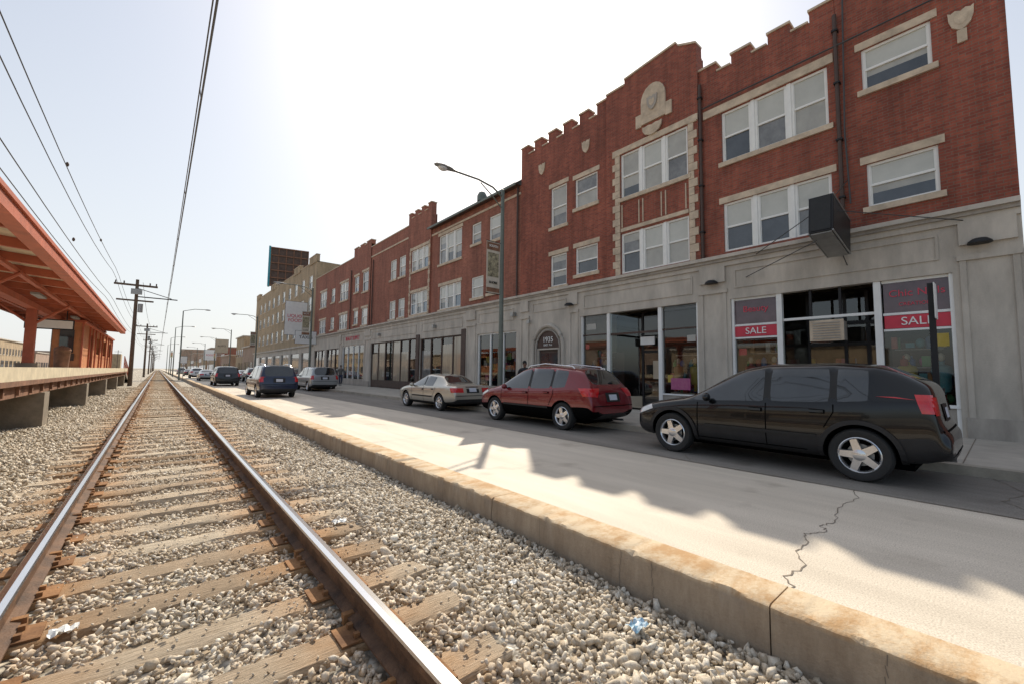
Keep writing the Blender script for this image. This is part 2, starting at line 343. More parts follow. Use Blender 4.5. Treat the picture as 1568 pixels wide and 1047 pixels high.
xs=np.concatenate([np.linspace(-14,-3,8),np.linspace(-2.6,2.575,30)]); ys=np.concatenate([np.linspace(-3,30,130),np.linspace(32,120,30),np.linspace(150,800,10)])
XX,YY=np.meshgrid(xs,ys); ZZ=gz(XX,YY)-.012
V=np.stack([XX,YY,ZZ],-1).reshape(-1,3); nx=len(xs); idx=np.arange(len(V)).reshape(len(ys),nx)
Fq=np.stack([idx[:-1,:-1],idx[:-1,1:],idx[1:,1:],idx[1:,:-1]],-1).reshape(-1,4)
bed=npmesh('gravel_bed',V,Fq,M['bed'],smooth=True); bed.location.z=DZ
TS=.53; TIE0=.18; RL,RR=-.552,.952; TC=.20
def stones(n,x0,x1,y0,y1,s0,s1):
    x=rng.uniform(x0,x1,n); y=rng.uniform(y0,y1,n)
    keep=(x>-.22*y-1.3)&(.644*x+.765*y>.9)
    ph=np.abs(((y-TIE0+TS/2)%TS)-TS/2); ontie=(ph<.108)&(np.abs(x-TC)<1.32)
    keep&=(~ontie)|(rng.random(n)<.11)
    near=(np.minimum(np.abs(x-RL),np.abs(x-RR))<.085)
    keep&=~near
    x=x[keep];y=y[keep];ontie=ontie[keep]; n=len(x)
    s=rng.uniform(s0,s1,n)*np.where(ontie,.55,1)*np.where(rng.random(n)<.09,1.55,1)*np.where((x<1.2)&(x>-.95),.76,1.0)
    z=gz(x,y)+rng.uniform(-.012,.024,n)
    z=np.where(ontie,-.07+s*.5,z)
    phi=(1+5**.5)/2
    ico=np.array([(-1,phi,0),(1,phi,0),(-1,-phi,0),(1,-phi,0),(0,-1,phi),(0,1,phi),(0,-1,-phi),(0,1,-phi),(phi,0,-1),(phi,0,1),(-phi,0,-1),(-phi,0,1)])/1.9
    ft=np.array([(0,11,5),(0,5,1),(0,1,7),(0,7,10),(0,10,11),(1,5,9),(5,11,4),(11,10,2),(10,7,6),(7,1,8),(3,9,4),(3,4,2),(3,2,6),(3,6,8),(3,8,9),(4,9,5),(2,4,11),(6,2,10),(8,6,7),(9,8,1)])
    P=ico[None]*(1+rng.uniform(-.45,.32,(n,12,1)))
    P=P*np.stack([rng.uniform(.8,1.5,n),rng.uniform(.6,1.0,n),rng.uniform(.42,.85,n)],-1)[:,None,:]*s[:,None,None]
    q=rng.normal(size=(n,4)); q/=np.linalg.norm(q,axis=1)[:,None]; w,a,b_,c=q.T
    R_=np.stack([1-2*(b_*b_+c*c),2*(a*b_-w*c),2*(a*c+w*b_),2*(a*b_+w*c),1-2*(a*a+c*c),2*(b_*c-w*a),2*(a*c-w*b_),2*(b_*c+w*a),1-2*(a*a+b_*b_)],-1).reshape(n,3,3)
    P=np.einsum('nij,nkj->nki',R_,P)+np.stack([x,y,z],-1)[:,None,:]
    Fc=(ft[None]+(np.arange(n)*12)[:,None,None]).reshape(-1,3)
    rv=np.repeat(np.clip(rng.beta(1.8,1.5,n),0,1),12)
    return P.reshape(-1,3),Fc,rv
parts=[stones(76000,-4.5,2.56,.2,7.5,.011,.028),stones(48000,-6,2.56,7.5,18,.018,.031),stones(28000,-8,2.56,18,42,.028,.040)]
Vs=[];Fs=[];Rs=[];o_=0
for P_,F_,R_ in parts: Vs.append(P_);Fs.append(F_+o_);Rs.append(R_);o_+=len(P_)
gr=npmesh('gravel',np.concatenate(Vs),np.concatenate(Fs),M['stones'],np.concatenate(Rs)); gr.location.z=DZ

tst=[(0,(.32,.225,.14)),(.5,(.54,.43,.31)),(1,(.68,.59,.46))]
M['tie']=rndmat('weathered_timber',tst,.9,nscale=7,mscale=(1,16,6),bump=.9,rust=.66,rw=.5)
trk=root('railway_track',(TC,20,DZ))
b=MB(); 
for k in range(-4,760):
    yc=TIE0+k*TS+random.uniform(-.02,.02); b.cur=random.random()
    x0=TC-1.3+random.uniform(-.08,.08); x1=TC+1.3+random.uniform(-.08,.10); rot=random.uniform(-.016,.016)
    T=Matrix.Translation((TC,yc,random.uniform(-.012,.004)))@Matrix.Rotation(rot,4,'Z')
    hw=.112+random.uniform(-.010,.008)
    if yc<16:
        nseg=40; rows=[]
        for i in range(nseg+1):
            xx=x0-TC+(x1-x0)*i/nseg; j=lambda a: random.uniform(-a,a)
            e=.022 if i in(0,nseg) else .005; split=.018 if (i<4 or i>nseg-4) and (k%3==0) else random.choice([0,0,.004])
            rows.append([T@Vector((xx+j(e),-hw+j(.006),-.20)),T@Vector((xx+j(e),-hw+j(.008),-.088+j(.005))),T@Vector((xx+j(e),-hw+.016+j(.007),-.072+j(.003))),T@Vector((xx+j(e*.6),j(.012),-.071+j(.002)-split)),T@Vector((xx+j(e),hw-.016+j(.007),-.072+j(.003))),T@Vector((xx+j(e),hw+j(.008),-.088+j(.005))),T@Vector((xx+j(e),hw+j(.006),-.20))])
        vs=[p for r_ in rows for p in r_]; fs=[]
        for i in range(nseg):
            for q in range(6): fs.append((i*7+q,(i+1)*7+q,(i+1)*7+q+1,i*7+q+1))
        b.raw(vs,fs,'tie'); b.poly(rows[0],'tie'); b.poly(rows[-1][::-1],'tie')
    else: b.box(x0-TC,x1-TC,-hw,hw,-.2,-.072,'tie',T)
b.cur=None
b.obj('sleepers',trk,dz=DZ)
M['railside']=mat('rusty_rail_side',(.07,.036,.022),.75,.35,5,.3,60,col2=(.20,.105,.055))
M['railplate']=mat('rusty_plate',(.22,.10,.04),.85,.35,5,.3,60,col2=(.38,.19,.075))
M['railtop']=mat('polished_rail_head',(.80,.79,.78),.20,.05,6,metal=1.0,mscale=(1,.1,1))
b=MB()
for xr in (RL,RR):
    pr=[(-.07,-.058),(-.07,-.046),(-.014,-.030),(-.009,.045),(-.036,.052),(-.037,.088),(-.030,.098),(0,.102),(.030,.098),(.037,.088),(.036,.052),(.009,.045),(.014,-.030),(.07,-.046),(.07,-.058)]
    yy=[-4,0,5,15,40,120,800]; n=len(pr)
    for i in range(len(yy)-1):
        for j in range(n):
            a=pr[j]; c=pr[(j+1)%n]; mt='railtop' if j in (5,6,7,8) else 'railside'
            b.poly([(xr+a[0],yy[i],a[1]),(xr+a[0],yy[i+1],a[1]),(xr+c[0],yy[i+1],c[1]),(xr+c[0],yy[i],c[1])],mt)
    for k in range(-4,90):
        yc=TIE0+k*TS
        b.box(xr-.17,xr+.17,yc-.09,yc+.09,-.071,-.059,'railplate')
        for dx in(-.085,.085):
            for dy in (-.05,.05): b.box(xr+dx-.014,xr+dx+.014,yc+dy-.014,yc+dy+.014,-.059,-.035,'railplate')
        if k%2==0:
            for sx in (-1,1): b.box(xr+sx*.06-.03,xr+sx*.06+.03,yc+.13,yc+.17,-.085,-.03,'railplate')
b.obj('rails',trk,dz=DZ)
M['paper']=mat('white_litter',(.78,.78,.76),.6,.1,20); M['bluew']=mat('blue_wrapper',(.05,.35,.6),.3,.3,40,col2=(.75,.78,.8))
def litter(name,x,y,z,s,m,seed):
    r=random.Random(seed); b=MB(); n=7; g=[[(x+(i/n-.5)*s+r.uniform(-.1,.1)*s*.3,y+(j/n-.5)*s*.7+r.uniform(-.1,.1)*s*.3,z+r.uniform(0,.25)*s) for j in range(n+1)] for i in range(n+1)]
    for i in range(n):
        for j in range(n): b.poly([g[i][j],g[i+1][j],g[i+1][j+1],g[i][j+1]],m)
    b.obj(name,dz=DZ)
litter('paper_litter',-.30,3.25,-.06,.11,'paper',1); litter('paper_litter',1.35,4.0,-.06,.12,'paper',2)
litter('plastic_wrapper',2.16,1.42,-.11,.12,'bluew',3); litter('paper_litter',1.9,2.2,-.08,.06,'paper',9)

# ------------------------------------------------------------------ buildings
FX=13.8
def facade(b,X,y0,y1,z0,z1,holes,m,depth=.16,rm=None):
    ys=sorted(set([y0,y1]+[v for h in holes for v in (h[0],h[1])])); zs=sorted(set([z0,z1]+[v for h in holes for v in (h[2],h[3])]))
    for i in range(len(ys)-1):
        for j in range(len(zs)-1):
            cy=(ys[i]+ys[i+1])/2; cz=(zs[j]+zs[j+1])/2
            if any(h[0]<cy<h[1] and h[2]<cz<h[3] for h in holes): continue
            b.poly([(X,ys[i+1],zs[j]),(X,ys[i],zs[j]),(X,ys[i],zs[j+1]),(X,ys[i+1],zs[j+1])],m)
    for (a,c,d,e) in holes:
        k=rm or m; X2=X+depth
        b.poly([(X,a,d),(X,c,d),(X2,c,d),(X2,a,d)],k); b.poly([(X,c,e),(X,a,e),(X2,a,e),(X2,c,e)],k)
        b.poly([(X,a,e),(X,a,d),(X2,a,d),(X2,a,e)],k); b.poly([(X,c,d),(X,c,e),(X2,c,e),(X2,c,d)],k)
def sash(b,X,y0,y1,z0,z1,up=None,lo=None):
    w=.065; xf=X+.05; xb=X+.15
    b.box(xf,xb,y0,y0+w,z0,z1,'frame'); b.box(xf,xb,y1-w,y1,z0,z1,'frame')
    b.box(xf,xb,y0+w,y1-w,z1-w,z1,'frame'); b.box(xf,xb,y0+w,y1-w,z0,z0+w,'frame')
    zm=(z0+z1)/2+random.uniform(-.02,.02)
    b.box(xf+.02,xb-.01,y0+w,y1-w,zm-.03,zm+.03,'frame')
    up=up or random.choice(['blind','blind','blind','blind2','blind2','wmid']); lo=lo or random.choice(['wdark','wmid','wdark','wblue','blind2','wmid'])
    for (a,c,m,dx) in ((zm+.03,z1-w,up,.09),(z0+w,zm-.03,lo,.115)):
        if m in('wmid','wblue','wdark') and random.random()<.45:
            mid=a+(c-a)*random.uniform(.35,.8)
            b.poly([(X+dx,y1-w,mid),(X+dx,y0+w,mid),(X+dx,y0+w,c),(X+dx,y1-w,c)],'blind2'); cc=mid
        else: cc=c
        b.poly([(X+dx,y1-w,a),(X+dx,y0+w,a),(X+dx,y0+w,cc),(X+dx,y1-w,cc)],m)
        b.box(X+dx-.02,X+dx-.003,y0+w,y0+w+.02,a,c,'frame'); b.box(X+dx-.02,X+dx-.003,y1-w-.02,y1-w,a,c,'frame')
def win(b,X,y0,y1,z0,z1,n=1,stone=True,head=False):
    g=.10
    wd=(y1-y0-g*(n-1))/n
    for i in range(n):
        a=y0+i*(wd+g); sash(b,X,a,a+wd,z0,z1)
        if i<n-1: b.box(X+.02,X+.16,a+wd,a+wd+g,z0,z1,'frame')
    if stone: b.box(X-.07,X+.05,y0-.10,y1+.10,z0-.15,z0-.001,'cream')
    if head: b.box(X-.03,X+.04,y0-.12,y1+.12,z1+.001,z1+.20,'cream')
def capbox(b,X,y0,y1,z0,z1,m,cap='cream',th=.38):
    b.box(X,X+th,y0,y1,z0,z1,m); b.box(X-.04,X+th+.04,y0-.03,y1+.03,z1,z1+.07,cap)
def crenel(b,X,y0,y1,zf,zb,zt,m,mw=.55,gw=.42):
    if zb-zf>.02: b.box(X,X+.38,y0,y1,zf+.001,zb,m)
    n=max(1,round((y1-y0+gw)/(mw+gw))); mw=(y1-y0-gw*(n-1))/n; y=y0
    for i in range(n):
        capbox(b,X,y,y+mw,zb+.001,zt-.07,m)
        if i<n-1: b.box(X-.04,X+.42,y+mw+.031,y+mw+gw-.031,zb+.001,zb+.06,'cream')
        y+=mw+gw
def shield(b,X,y,z,w,h,m='cream'):
    pts=[(-.5,.5),(-.38,.42),(-.2,.5),(0,.4),(.2,.5),(.38,.42),(.5,.5),(.48,.1),(.36,-.25),(.12,-.45),(0,-.5),(-.12,-.45),(-.36,-.25),(-.48,.1)]
    f=[(X-.05,y-p[0]*w,z+p[1]*h) for p in pts]; k=[(X+.01,y-p[0]*w,z+p[1]*h) for p in pts]
    b.poly(f[::-1],m)
    for i in range(len(pts)):
        j=(i+1)%len(pts); b.poly([f[i],f[j],k[j],k[i]],m)
    f2=[(X-.058,y-p[0]*w*.55,z+p[1]*h*.5) for p in pts]; b.poly(f2[::-1],'cream')

bld=root('brick_commercial_building',(FX,8,0))
b=MB()
A=[(.80,2.11,8.97,10.1),(.80,2.11,5.82,6.97)]; A2=[(2.85,5.72,8.4,10.1),(2.85,5.72,5.42,7.02)]
facade(b,FX,-.36,2.62,5.3,12.1,A,'brick'); facade(b,FX,2.62,6.45,5.3,11.0,A2,'brick')
B_=[(6.83,9.6,8.38,10.18),(6.83,9.6,5.35,6.95)]
facade(b,FX-.1,6.45,10.3,5.3,12.6,B_,'brick')
b.poly([(FX-.1,6.45,5.3),(FX+.3,6.45,5.3),(FX+.3,6.45,12.6),(FX-.1,6.45,12.6)],'brick')
b.poly([(FX-.1,10.3,5.3),(FX+.3,10.3,5.3),(FX+.3,10.3,12.6),(FX-.1,10.3,12.6)],'brick')
C_=[(10.84,12.08,8.73,10.06),(12.58,13.58,8.25,10.16),(10.84,12.05,5.74,6.95),(12.58,13.58,5.43,6.91)]
facade(b,FX,10.3,15.72,5.3,11.6,C_,'brick')
crenel(b,FX,-.36,2.62,12.1,12.5,12.9,'brick')
crenel(b,FX,2.63,6.44,11.0,11.62,12.0,'brick',.6,.5)
gp=[(10.29,12.601),(10.29,13.0),(9.40,13.0),(9.40,13.22),(7.2,13.42),(7.1,13.25),(6.46,12.98),(6.46,12.601)]
f=[(FX-.1,p[0],p[1]) for p in gp]; k=[(FX+.28,p[0],p[1]) for p in gp]
b.poly(f[::-1],'brick'); b.poly(k,'brick')
for i in range(7): b.poly([f[i],k[i],k[i+1],f[i+1]],'brick')
for (a,c) in ((1,2),(3,4),(5,6)):
    p,q=gp[a],gp[c]; b.raw([(FX-.14,p[0],p[1]+.002),(FX+.32,p[0],p[1]+.002),(FX+.32,q[0],q[1]+.002),(FX-.14,q[0],q[1]+.002),(FX-.14,p[0],p[1]+.07),(FX+.32,p[0],p[1]+.07),(FX+.32,q[0],q[1]+.07),(FX-.14,q[0],q[1]+.07)],[(0,1,2,3),(7,6,5,4),(0,3,7,4),(1,5,6,2),(0,4,5,1),(3,2,6,7)],'cream')
crenel(b,FX,10.33,15.72,11.6,12.5,13.02,'brick',.5,.45)
win(b,FX,.80,2.11,8.97,10.1,1,True,True); win(b,FX,.80,2.11,5.82,6.97,1,True,True)
win(b,FX,2.85,5.72,8.4,10.1,3,True,False); win(b,FX,2.85,5.72,5.42,7.02,3,False,True)
win(b,FX-.1,6.83,9.6,8.38,10.18,3,True,False); win(b,FX-.1,6.83,9.6,5.35,6.95,3,False,False)
for h in C_: win(b,FX,*h,1,True,True)
b.box(FX-.05,FX+.03,2.7,6.3,10.12,10.38,'cream'); 
b.tube([(FX-.1,-.3,10.52),(FX-.12,2.4,10.48),(FX-.1,6.3,10.5)],.022,'wire'); 
for yy in (2.62,6.38):
    b.tube([(FX-.09,yy,5.3),(FX-.09,yy,11.4)],.05,'brown')
    for zz in (6.2,7.8,9.4,10.9): b.box(FX-.16,FX-.001,yy-.07,yy+.07,zz,zz+.05,'black')
b.tube([(FX-.10,2.45,6.0),(FX-.12,2.5,8.0),(FX-.10,2.42,11.8)],.02,'wire')
for side in (0,1):
    z=5.32; i=0
    while z<10.35:
        wq=.34 if i%2 else .22
        if side==0: b.box(FX-.14,FX-.085,6.83-wq,6.80,z,z+.27,'cream')
        else: b.box(FX-.14,FX-.085,9.63,9.63+wq,z,z+.27,'cream')
        z+=.285; i+=1
b.box(FX-.15,FX-.085,6.45,9.95,10.2,10.42,'cream')
for i in range(3):
    y0=6.9+i*.93
    for (aa,bb) in ((y0,y0+.04),(y0+.76,y0+.80)): b.box(FX-.125,FX-.095,aa,bb,7.2,8.1,'cream')
b.box(FX-.13,FX-.09,6.83,9.6,7.02,7.16,'cream')
pts=[(-.5,-.7),(.5,-.7),(.5,.15)]+[(.5*math.cos(a),.15+.6*math.sin(a)) for a in [math.pi*i/10 for i in range(1,10)]]+[(-.5,.15)]
f=[(FX-.17,8.12+p[0],11.65+p[1]) for p in pts]; k=[(FX-.09,8.12+p[0],11.65+p[1]) for p in pts]
b.poly(f,'cream')
for i in range(len(pts)): j=(i+1)%len(pts); b.poly([f[i],f[j],k[j],k[i]],'cream')
pts2=[(p[0]*.6,p[1]*.62) for p in pts]; b.poly([(FX-.18,8.12+p[0],11.68+p[1]) for p in pts2],'cream')
shield(b,FX-.19,8.12,11.62,.42,.55,'stone_d')
for yy in (7.5,8.74): b.box(FX-.16,FX-.09,yy-.12,yy+.12,10.9,11.4,'cream')
shield(b,FX-.16,8.15,10.6,.8,.42)
shield(b,FX,11.45,11.35,.42,.55); shield(b,FX,14.2,11.35,.42,.55)
shield(b,FX,.3,9.75,.42,.5); b.box(FX-.05,FX-.001,.22,.38,9.2,9.5,'cream')
b.box(FX+.4,FX+16,-.35,15.71,4.3,11.1,'roof'); b.box(FX+3.2,FX+16,-.35,15.71,.1,4.29,'dark')
b.poly([(FX,-.36,.1),(FX+16,-.36,.1),(FX+16,-.36,11.1),(FX,-.36,11.1)],'brick')
b.poly([(FX,-.36,11.1),(FX+.38,-.36,11.1),(FX+.38,-.36,12.1),(FX,-.36,12.1)],'brick'); b.poly([(FX+.38,-.36,11.1),(FX+.38,2.62,11.1),(FX+.38,2.62,12.1),(FX+.38,-.36,12.1)],'brick')
b.poly([(FX+.38,6.45,11.1),(FX+.38,10.3,11.1),(FX+.38,10.3,12.6),(FX+.38,6.45,12.6)],'brick')
b.poly([(FX,15.72,5),(FX+16,15.72,5),(FX+16,15.72,11.1),(FX,15.72,11.1)],'brick')
b.poly([(FX,2.62,11),(FX+.38,2.62,11),(FX+.38,2.62,12.1),(FX,2.62,12.1)],'brick')
b.obj('upper_storeys',bld)
def groundfloor(b,y0,y1,holes,pil,X=FX):
    facade(b,X,y0,y1,.15,4.95,holes,'stone',.25)
    b.box(X-.20,X+.3,y0,y1,5.19,5.30,'stone'); b.box(X-.12,X+.3,y0,y1,5.10,5.189,'stone_d'); b.box(X-.06,X+.3,y0,y1,4.951,5.099,'stone')
    for (a,c) in pil:
        b.box(X-.06,X-.001,a,c,.15,.60,'stone_d'); b.box(X-.035,X-.001,a+.04,a+.14,.601,4.1,'stone'); b.box(X-.035,X-.001,c-.14,c-.04,.601,4.1,'stone')
        b.box(X-.06,X-.001,a,c,4.101,4.22,'stone'); 
        b.box(X-.08,X-.001,a+.05,c-.05,4.45,4.949,'stone')
def panel(b,a,c,z0,z1,X=FX,m='stone'):
    t=.05
    b.box(X-.03,X-.001,a,c,z0,z0+t,m); b.box(X-.03,X-.001,a,c,z1-t,z1,m); b.box(X-.03,X-.001,a,a+t,z0+t,z1-t,m); b.box(X-.03,X-.001,c-t,c,z0+t,z1-t,m)
b=MB()
H=[(.70,5.58,.15,3.87),(6.65,11.76,.15,3.90),(13.1,14.35,.15,2.55)]
groundfloor(b,-.36,15.72,H,[(-.34,.62),(5.66,6.58),(11.85,12.45),(15.0,15.7)])
panel(b,.9,5.45,4.2,4.8); panel(b,6.8,11.6,4.2,4.8); panel(b,12.6,14.8,4.35,4.8)
b.poly([(FX+.2,-.3,.2),(FX+3.2,-.3,.2),(FX+3.2,15.7,.2),(FX+.2,15.7,.2)],'board')
b.poly([(FX+.25,-.3,4.28),(FX+3.2,-.3,4.28),(FX+3.2,15.7,4.28),(FX+.25,15.7,4.28)],'board')
for yy in (-.3,6.1,12.2): b.poly([(FX+.26,yy,.2),(FX+3.19,yy,.2),(FX+3.19,yy,4.27),(FX+.26,yy,4.27)],'board')
cols=[(.6,.08,.05),(.1,.45,.14),(.75,.55,.06),(.06,.2,.5),(.65,.12,.35),(.7,.7,.65),(.6,.28,.08),(.08,.38,.45)]
for i,c in enumerate(cols): M['it%d'%i]=mat('merchandise_%d'%i,c,.6,.45,9,col2=(c[0]*.5+.1,c[1]*.5+.08,c[2]*.5+.06))
def torso(x,y,z,m):
    b.lathe([(.05,0),(.055,.22),(.13,.24),(.17,.34),(.15,.52),(.19,.74),(.17,.84),(.06,.89),(.045,.96)],Matrix.Translation((x,y,z-.2))@Matrix.Diagonal((.7,1,1,1)),m,12)
    b.ball((x,y,z+.86),.075,.07,.1,'board',6)
for (y,m) in ((1.0,'it7'),(1.6,'it2'),(4.55,'it6'),(5.2,'it0'),(7.0,'it2'),(7.6,'it6'),(10.8,'it5'),(11.4,'it3')): torso(FX+.48,y,1.1,m)
for k in range(120):
    y=random.choice([random.uniform(.9,1.85),random.uniform(4.4,5.35),random.uniform(6.8,7.85),random.uniform(10.6,11.55)])
    x=FX+random.uniform(.40,.95); z=random.choice([.85,.85,1.3,1.75,2.2]); m='it%d'%random.randrange(8)
    if k%3==0: b.ball((x,y,z+.12),.08,.09,random.uniform(.10,.2),m,6)
    elif k%3==1: b.lathe([(.07,0),(.08,.02),(.08,.16),(.03,.2),(.03,.26),(.001,.26)],Matrix.Translation((x,y,z)),m,10)
    else: b.box(x,x+.10,y,y+random.uniform(.06,.16),z,z+random.uniform(.10,.34),m)
for yy in (1.4,4.9,7.4,11.2):
    b.box(FX+.34,FX+1.1,yy-.45,yy+.45,.2,.84,'board')
    for zz in (1.28,1.73,2.18): b.box(FX+.75,FX+1.05,yy-.45,yy+.45,zz-.02,zz,'stone_d')
    b.poly([(FX+1.5,yy-.6,.2),(FX+1.5,yy+.6,.2),(FX+1.5,yy+.6,2.4),(FX+1.5,yy-.6,2.4)],'brown')
X1=FX+.10
for (y,z,w_,h_,m) in ((1.75,1.1,.16,.22,'white'),(.95,2.2,.25,.3,'it2'),(4.45,1.05,.2,.28,'it5'),(5.3,2.1,.22,.2,'it0'),(6.95,2.6,.3,.22,'it5'),(7.75,1.2,.18,.26,'it2'),(10.7,1.4,.24,.3,'white'),(11.5,2.5,.2,.2,'it0'),(11.3,3.3,.5,.25,'it5')): b.box(X1+.042,X1+.047,y-w_/2,y+w_/2,z,z+h_,m)
for (a,c) in ((.70,1.95),(4.25,5.58)):
    b.box(X1-.03,X1+.15,a,c,.15,.78,'stone_d'); b.box(X1-.08,X1+.18,a,c,.781,.85,'white')
    b.poly([(X1+.05,c,.85),(X1+.05,a,.85),(X1+.05,a,2.62),(X1+.05,c,2.62)],'glass')
    b.box(X1+.0,X1+.06,a+.02,c-.02,2.66,2.98,'pink'); b.box(X1,X1+.08,a,c,2.60,2.65,'white'); b.box(X1,X1+.07,a,c,2.99,3.05,'white')
    b.box(X1+.02,X1+.06,a+.02,c-.02,3.051,3.80,'signdark'); b.box(X1-.01,X1+.08,a,c,3.801,3.869,'frame')
for yy in (.70,1.97,4.17,5.50): b.box(X1-.06,X1+.1,yy,yy+(.14 if yy in(1.97,4.17) else .07),.15,3.868,'white')
for (yy,yb) in ((2.11,2.45),(4.17,3.85)):
    b.poly([(X1,yy,.85),(X1+1.2,yb,.85),(X1+1.2,yb,3.0),(X1,yy,3.0)],'glass'); b.poly([(X1,yy,.15),(X1+1.2,yb,.15),(X1+1.2,yb,.85),(X1,yy,.85)],'stone_d')
for yy in (2.45,2.95,3.85): b.box(X1+1.15,X1+1.23,yy-.04,yy+.04,.15,3.86,'black')
b.box(X1+1.16,X1+1.22,2.49,3.81,2.35,2.45,'black'); b.box(X1+1.16,X1+1.22,2.49,3.81,.15,.4,'black'); b.box(X1+1.16,X1+1.22,2.49,3.81,2.95,3.05,'black')
b.poly([(X1+1.18,3.85,.4),(X1+1.18,2.45,.4),(X1+1.18,2.45,3.86),(X1+1.18,3.85,3.86)],'glass')
for k in range(26): y=random.uniform(2.5,3.8); z=random.choice([.5,.9,1.3,1.7]); b.box(X1+1.35,X1+1.45,y,y+.14,z,z+.3,'it%d'%random.randrange(8))
b.box(X1-.0,X1+.07,2.12,4.16,3.05,3.12,'white'); b.box(X1,X1+.07,2.78,2.84,3.121,3.86,'black'); b.box(X1,X1+.07,3.45,3.51,3.121,3.86,'black')
b.box(X1-.15,X1+.35,2.75,3.45,2.45,2.95,'stone_d'); b.box(X1-.155,X1-.1505,2.72,3.48,2.42,2.98,'cream')
for q in range(7): b.box(X1-.175,X1-.156,2.8,3.4,2.47+q*.07,2.50+q*.07,'stone_d')
for (a,c,z0) in ((6.65,8.0,.80),(10.42,11.76,1.05)):
    b.box(X1-.03,X1+.15,a,c,.15,z0-.05,'stone_d'); b.box(X1-.06,X1+.18,a,c,z0-.049,z0,'white')
    b.poly([(X1+.05,c,z0),(X1+.05,a,z0),(X1+.05,a,3.88),(X1+.05,c,3.88)],'glass'); b.box(X1,X1+.045,a,c,3.05,3.10,'brown')
for yy,w in ((6.65,.06),(8.0,.14),(10.28,.14),(11.70,.06)): b.box(X1-.06,X1+.1,yy,yy+w,.15,3.898,'white')
for (yy,yb) in ((8.14,8.4),(10.28,9.4)):
    b.poly([(X1,yy,.6),(X1+.9,yb,.6),(X1+.9,yb,3.89),(X1,yy,3.89)],'glass'); b.poly([(X1,yy,.15),(X1+.9,yb,.15),(X1+.9,yb,.6),(X1,yy,.6)],'board')
b.box(X1+.86,X1+.92,8.4,8.48,.15,3.89,'black'); b.box(X1+.86,X1+.92,9.32,9.4,.15,3.89,'black'); b.box(X1+.86,X1+.92,8.48,9.32,2.3,2.4,'black'); b.box(X1+.86,X1+.92,8.48,9.32,.15,.4,'black')
b.poly([(X1+.89,9.32,.4),(X1+.89,8.48,.4),(X1+.89,8.48,3.89),(X1+.89,9.32,3.89)],'glass')
b.box(X1,X1+.06,8.14,10.28,3.0,3.08,'brown'); b.box(X1+.45,X1+.5,8.6,9.2,2.6,2.9,'white'); b.box(X1+.84,X1+.855,8.6,8.9,1.3,2.0,'board')
b.box(X1,X1+.03,7.0,7.7,.95,1.35,'it4')
cy=13.72
arc=[(cy+.98*math.cos(a),2.6+1.05*math.sin(a)) for a in [math.pi*i/16 for i in range(17)]]
b.tube([(FX-.05,cy+.98,.2)]+[(FX-.05,p[0],p[1]) for p in arc]+[(FX-.05,cy-.98,.2)],.09,'stone',8)
b.tube([(FX-.03,cy+.78,.2)]+[(FX-.03,cy+.78*math.cos(a),2.6+.85*math.sin(a)) for a in [math.pi*i/16 for i in range(17)]]+[(FX-.03,cy-.78,.2)],.05,'stone_d',8)
b.poly([(FX-.004,cy+.74*math.cos(a),2.62+.8*math.sin(a)) for a in [math.pi*i/16 for i in range(17)]],'brown')
b.box(FX+.1,FX+.16,13.1,14.35,.15,2.54,'brown'); b.box(FX+.08,FX+.099,13.18,13.7,1.2,2.4,'wdark'); b.box(FX+.08,FX+.099,13.76,14.27,1.2,2.4,'wdark')
b.box(FX-.05,FX-.001,12.55,12.65,1.3,1.7,'white')
for yy in (.25,6.1,12.3):
    b.lathe([(.001,.12),(.12,.10),(.19,.04),(.2,0),(.001,-.01)],Matrix.Translation((FX-.16,yy,4.42)),'black',16)
b.box(FX-.18,FX-.1,14.86,15.04,3.85,4.01,'steel')
b.obj('shopfronts',bld)
text('Chic Nails',.24,(X1+.01,1.33,3.52),bld,'neon'); text('SALE',.28,(X1-.01,1.33,2.82),bld,'white'); text('Beauty',.26,(X1+.01,4.9,3.5),bld,'neon'); text('SALE',.28,(X1-.01,4.9,2.82),bld,'white'); text('CREATIONS',.12,(X1+.01,1.33,3.25),bld,'neon')
text('1935',.34,(FX-.02,cy,3.0),bld,'white'); text('EAST 71st',.13,(FX-.02,cy,2.76),bld,'white')
sg=root('projecting_sign',(12.6,2.75,5.2)); b=MB()
T=Matrix.Translation((12.72,2.70,5.2))@Matrix.Rotation(math.radians(9),4,'Y')
b.box(-.84,.84,-.24,.24,-.46,.46,'black',T); b.box(-.78,.78,-.245,-.241,-.40,.40,'trim',T); b.box(-.78,.78,.241,.245,-.40,.40,'trim',T)
b.box(-.86,-.841,-.20,.20,-.42,.42,'trim',T); b.box(-.80,.80,-.21,.21,-.49,-.461,'steel',T)
for s_ in (-.24,.24):
    for zz in (-.46,.46): b.tube([T@Vector((-.84,s_,zz)),T@Vector((.84,s_,zz))],.02,'steel',5)
for (p,q) in (((12.3,2.7,5.6),(FX,2.5,6.7)),((12.1,2.85,4.75),(FX,5.1,4.5)),((12.1,2.8,5.5),(FX,4.9,5.1)),((13.3,2.65,4.8),(FX,2.6,4.4)),((12.3,2.6,5.5),(FX,.4,5.0)),((12.9,2.7,5.6),(FX,2.72,5.9))): b.tube([p,q],.012,'wire',5)
b.obj('sign_box',sg)

